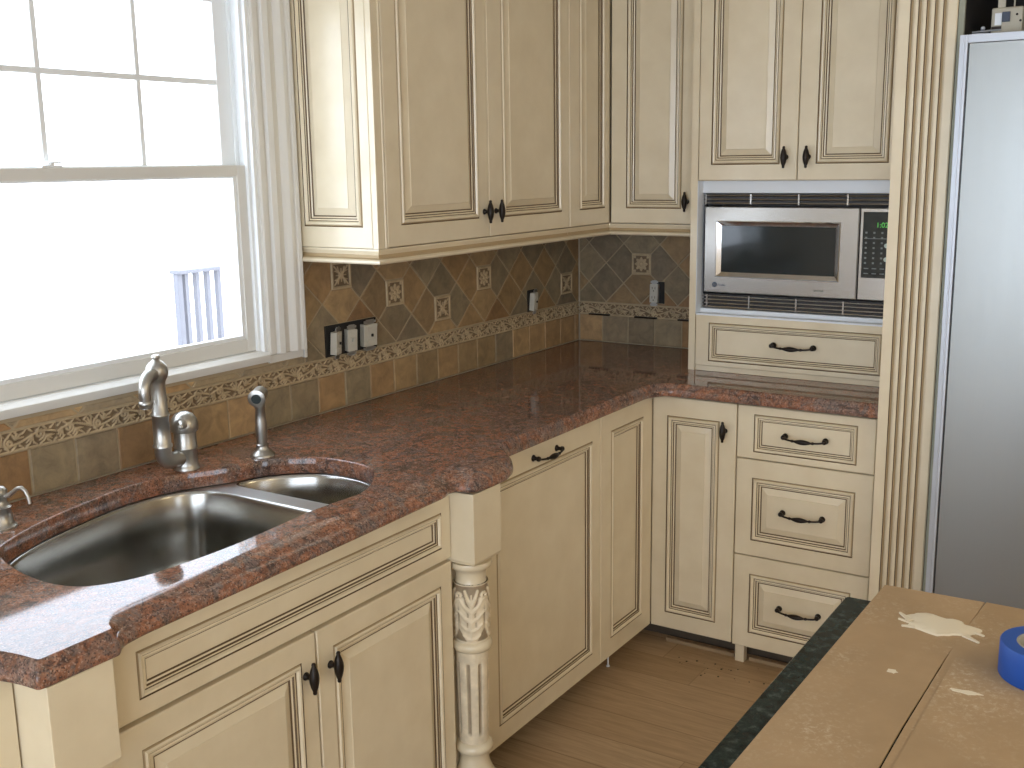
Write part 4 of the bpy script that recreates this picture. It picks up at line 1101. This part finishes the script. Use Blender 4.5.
# fluted pilaster --------------------------------------------------------
t = thing('fluted_pilaster', 'tall cream fluted pilaster between the drawers and the refrigerator', 'pilaster', (1.425, -0.4, 0))
PX0, PX1, PY = 1.3505, 1.500, -0.660
prof = [(PX0, -0.002), (PX0, PY)]
mis = [0, 0]
fl = [1.3855, 1.4065, 1.4275, 1.4485, 1.4695]
for c in fl:
    prof += [(c-0.0062, PY), (c-0.0048, PY+0.0055), (c, PY+0.0085), (c+0.0048, PY+0.0055), (c+0.0062, PY)]
prof += [(PX1-0.003, PY), (PX1, PY+0.003), (PX1, -0.002)]
b = MB(); n = len(prof)
lo = [(x, y, 0.0) for x, y in prof]; hi = [(x, y, 2.46) for x, y in prof]
b.v += [Vector(q) for q in lo+hi]
for i in range(n):
    j = (i+1) % n; k = (i-2) % 5 if 2 <= i < 2+25 else 9
    inside = 2 <= i < 27 and k in (0, 1, 2, 3)
    b.f.append([i, j, n+j, n+i]); b.mi.append((1 if k == 0 else (2 if k in (1, 3) else 0)) if inside else 0); b.fc.append(None)
b.f.append(list(range(n, 2*n))); b.mi.append(0); b.fc.append(None); b.f.append(list(reversed(range(n)))); b.mi.append(0); b.fc.append(None)
b.build('fluted_board', ['cream', 'glaze', 'glaze_and_shade'], t)

# refrigerator -------------------------------------------------------------
t = thing('refrigerator', 'built-in stainless steel refrigerator with open compressor bay, at the right edge', 'refrigerator', (1.9, -0.4, 0))
b = MB(); b.box(1.504, -0.640, 0.10, 1.512, -0.02, 2.15); b.box(1.512, -0.640, 0.10, 2.40, -0.02, 1.915)
b.box(1.512, -0.640, 2.13, 2.40, -0.02, 2.15); b.box(2.39, -0.640, 1.915, 2.40, -0.02, 2.13); b.box(1.512, -0.10, 1.915, 2.39, -0.02, 2.13)
b.build('cabinet_shell', 'frame_steel', t)
b = MB(); b.box(1.513, -0.15, 1.916, 2.389, -0.101, 2.129); b.box(1.5125, -0.638, 1.916, 1.516, -0.15, 2.129); b.box(1.52, -0.15, 2.126, 2.389, -0.60, 2.1295); b.build('bay_lining', 'dark', t)
FY = -0.700
b = MB(); b.box(1.5175, FY, 0.10, 1.5375, -0.645, 1.921); b.box(2.375, FY, 0.10, 2.395, -0.645, 1.921); b.box(1.5375, FY, 1.900, 2.375, -0.645, 1.921); b.box(1.5375, FY, 0.10, 2.375, -0.645, 0.125)
b.box(1.5265, FY-0.003, 0.10, 1.5305, FY+0.002, 1.921)
b.build('door_frame', 'frame_steel', t, bevel=0.001)
MB().box(1.542, FY+0.004, 0.128, 2.372, -0.646, 1.8985).build('door_panel', 'fridge_steel', t)
MB().box(1.5375, FY+0.012, 0.125, 1.542, -0.646, 1.900).build('door_gasket', 'black', t)
MB().box(1.502, -0.655, 0.10, 1.5165, -0.642, 2.15).build('side_strip', 'gap_shade', t)  # added strip, coloured as the shaded gap next to the pilaster
MB().box(1.512, -0.58, 0.0, 2.40, -0.05, 0.099).build('kick_plate', 'black', t)
bay = MB(); bay.box(1.574, -0.610, 1.926, 1.650, -0.50, 1.992); o = bay.build('control_box', 'tin', t, bevel=0.004)
o2 = MB().box(1.601, -0.616, 1.955, 1.620, -0.6095, 1.980).build('connector', 'ink', o, bevel=0.001)
MB().box(1.583, -0.6125, 1.948, 1.600, -0.6095, 1.978).build('connector_plate', 'melamine', o, bevel=0.001)
MB().box(1.576, -0.613, 1.938, 1.600, -0.6095, 1.945).build('slot', 'iron', o)
for sx_, sz_ in ((1.636, 1.972), (1.645, 1.956)): MB().lathe([(0.003, 0), (0.003, 0.002)], (sx_, -0.610, sz_), (0, -1, 0), 10).build('screw', 'iron', o)
b = MB(); b.box(1.588, -0.606, 1.991, 1.606, -0.601, 2.05).box(1.626, -0.606, 1.991, 1.629, -0.601, 2.05).box(1.588, -0.606, 2.03, 1.629, -0.601, 2.05); b.build('bracket', 'tin', t)
b = MB(); b.tube([(1.530, -0.615, 1.934), (1.60, -0.610, 1.937)], 0.0022, 8).ball((1.556, -0.614, 1.942), 0.006).box(1.532, -0.63, 1.9255, 1.572, -0.612, 1.929); b.build('hinge_pin', 'frame_steel', t)

# ---------------------------------------------------------------- island, cardboard, tape
t = thing('kitchen_island', 'kitchen island with black granite top, mostly covered by cardboard', 'kitchen island', (2.2, -2.6, 0))
b = MB(); b.box(1.72, -3.20, 0.10, 2.74, -2.16, 0.8745); b.box(1.78, -3.14, 0.0, 2.68, -2.22, 0.10)
b.build('cabinet_body', 'cream', t)
IE = [(0.35, 0.8755), (0.09, 0.879), (0.0, 0.885), (0.04, 0.893), (0.26, 0.901), (0.56, 0.908), (0.83, 0.912), (1.0, 0.915)]
IF = [((2.80, -2.095), (2.80, -2.107), 0), ((1.664, -2.095), (1.676, -2.107), 0.008), ((1.664, -3.25), (1.676, -3.25), 0)]
o = slab('granite_top', 'dark_granite', IF, [(2.80, -3.25)], IE, None, None); o.parent = t; o.location = -t.location
def sheet(name, poly, z0, z1, label, group=None):
    # a board with slightly wavy surface
    b = MB(); b.prism(poly, z0, z1); o = b.build(name, 'cardboard', None, (poly[0][0], poly[0][1], z0), bevel=0.0008)
    return tag(o, label, 'cardboard', group)
def wav(p, q, n, amp):
    out = []
    for k in range(n): s = k/n; out.append((p[0]+(q[0]-p[0])*s+random.uniform(-amp, amp), p[1]+(q[1]-p[1])*s+random.uniform(-amp, amp)))
    return out
sheet('cardboard_sheet', [(1.702, -3.20), (1.857, -3.20)]+wav((1.857, -2.5), (1.862, -2.2), 3, 0.0005)+[(1.872, -2.028), (1.7175, -2.033)], 0.9155, 0.9185, 'long narrow brown cardboard strip on the island beside the bare granite edge')
sheet('cardboard_sheet', [(1.859, -3.20), (2.74, -3.20), (2.74, -2.06), (2.2, -2.03), (1.874, -2.028), (1.8635, -2.2), (1.8590, -2.5)], 0.9155, 0.9190, 'wide dusty brown cardboard sheet covering the right of the island under the tape')
# creased flap line on the wide sheet
o = MB().prism([(1.874, -2.262), (2.10, -2.285), (2.60, -2.30), (2.60, -2.90), (1.868, -2.90)], 0.9191, 0.9206).build('cardboard_sheet', 'cardboard', None, (1.874, -2.262, 0.919)); tag(o, 'second layer of brown cardboard lying on the wide sheet in front of the tape roll', 'cardboard')
# dried plaster smear
b = MB(); cx, cy = 1.832, -2.158; pts = []
random.seed(4)
for k in range(40):
    a_ = 2*PI*k/40; rx_, ry_ = 0.052, 0.036
    r = 1+0.14*math.sin(3*a_+1)+0.10*math.sin(7*a_)+random.uniform(-0.07, 0.07)
    pts.append((cx+rx_*r*math.cos(a_)*0.98-0.10*ry_*math.sin(a_), cy+ry_*r*math.sin(a_)))
lo = [(x, y, 0.9186) for x, y in pts]; mid = [(cx+(x-cx)*0.93, cy+(y-cy)*0.93, 0.9208) for x, y in pts]; hi = [(cx+(x-cx)*0.55, cy+(y-cy)*0.55, 0.9216+random.uniform(-0.0004, 0.0006)) for x, y in pts]
b.rings([lo, mid, hi])
for (x0, y0, x1, y1, r0) in ((1.79, -2.165, 1.768, -2.142, 0.005), (1.80, -2.175, 1.772, -2.166, 0.004), (1.80, -2.185, 1.782, -2.190, 0.004), (1.87, -2.18, 1.893, -2.196, 0.005), (1.86, -2.15, 1.895, -2.168, 0.005)):
    d = Vector((x1-x0, y1-y0, 0)); nrm = Vector((-d.y, d.x, 0)).normalized()*r0
    p, q = Vector((x0, y0, 0)), Vector((x1, y1, 0))
    b.prism([tuple((p+nrm).xy), tuple((p-nrm).xy), tuple((q-nrm*0.3).xy), tuple((q+nrm*0.3).xy)], 0.9188, 0.9212)
o = b.build('plaster_smear', 'plaster', None, (cx, cy, 0.919), smooth=True); tag(o, 'pale dried plaster smear on the cardboard near the far end of the island', 'plaster smear')
for (x0, y0, x1, y1) in ((1.885, -2.375, 1.925, -2.360), (1.800, -2.365, 1.815, -2.335)):
    b = MB(); zz = 0.9186 if x0 < 1.86 else 0.9207
    n = 14; P = [(x0+(x1-x0)*0.5+abs(x1-x0)*0.6*math.cos(2*PI*k/n)*random.uniform(0.6, 1.1), y0+(y1-y0)*0.5+0.007*math.sin(2*PI*k/n)*random.uniform(0.5, 1.2)) for k in range(n)]
    b.prism(P, zz, zz+0.0007); o = b.build('plaster_fleck', 'plaster', None, (x0, y0, 0.919)); tag(o, 'small pale plaster fleck on the cardboard '+('in front of the tape roll' if x0 > 1.86 else 'on the narrow strip beside the seam'), 'plaster fleck')
t = thing('tape_roll', 'roll of blue masking tape lying flat on the cardboard at the right edge', 'tape roll', (1.992, -2.266, 0.921))
R0 = 0.062; tx, ty, tz = 1.992, -2.266, 0.9208
b = MB(); lp = []
for r, z in ((R0-0.001, tz), (R0, tz+0.002), (R0, tz+0.046), (R0-0.0015, tz+0.048), (0.0415, tz+0.048), (0.0415, tz)): lp.append([(tx+r*math.cos(2*PI*k/64), ty+r*math.sin(2*PI*k/64), z) for k in range(64)])
b.rings(lp+[lp[0]], cap0=False, cap1=False); b.build('tape', 'blue', t, smooth=True, angle=50)
b = MB(); lp = []
for r, z in ((0.0412, tz), (0.0412, tz+0.0475), (0.0385, tz+0.0475), (0.0385, tz)): lp.append([(tx+r*math.cos(2*PI*k/48), ty+r*math.sin(2*PI*k/48), z) for k in range(48)])
b.rings(lp+[lp[0]], cap0=False, cap1=False); b.build('cardboard_core', 'core', t, smooth=True, angle=50)

# ---------------------------------------------------------------- crumbs on the floor
random.seed(11); b = MB()
for k in range(26):
    x, y = random.gauss(0.86, 0.06), random.gauss(-0.71, 0.05); r = random.uniform(0.0012, 0.004)
    b.ball((x, y, r*0.5), r, (1, random.uniform(0.6, 1.3), 0.5), 8)
o = b.build('floor_crumbs', 'toe', None, (0.86, -0.71, 0)); tag(o, 'scattered dark crumbs on the oak floor in front of the narrow corner door', 'crumbs', kind='stuff')

# ---------------------------------------------------------------- deck railing outside
t = thing('deck_railing', 'faint pale deck railing seen outside through the lower window sash', 'railing', (-2.5, 0.3, -0.22))
b = MB(); b.box(-2.53, 0.09, 1.065, -2.45, 0.66, 1.085); top = b.build('top_rail', 'railing', t, bevel=0.004)
MB().box(-2.52, 0.09, 0.60, -2.46, 0.66, 0.64).build('bottom_rail', 'railing', t, bevel=0.004)
for y in (0.16, 0.235, 0.31, 0.385, 0.46, 0.535, 0.61):
    b = MB(); b.box(-2.505, y-0.013, 0.64, -2.475, y+0.013, 1.065); b.build('baluster', 'railing', t, bevel=0.002)
MB().box(-2.51, 0.095, -0.22, -2.47, 0.125, 1.064).build('railing_post', 'railing', t, bevel=0.003)
MB().box(-2.51, 0.635, -0.22, -2.47, 0.66, 1.064).build('railing_post', 'railing', t, bevel=0.003)

# ---------------------------------------------------------------- frames added around the two unseen warm fill lights
for ly, where in ((-1.7, 'nearer the refrigerator'), (-3.6, 'farther from the refrigerator')):
    t = thing('fill_light_frame', 'square frame added around an unseen fill light near the right wall, '+where, 'fill light', (4.3, ly, 2.6))
    b = MB()
    for q in ((-0.34, -0.34, 0.34, -0.302), (-0.34, 0.302, 0.34, 0.34), (-0.34, -0.302, -0.302, 0.302), (0.302, -0.302, 0.34, 0.302)): b.box(4.3+q[0], ly+q[1], 2.575, 4.3+q[2], ly+q[3], 2.5995)
    b.build('frame', 'white', t, bevel=0.002)
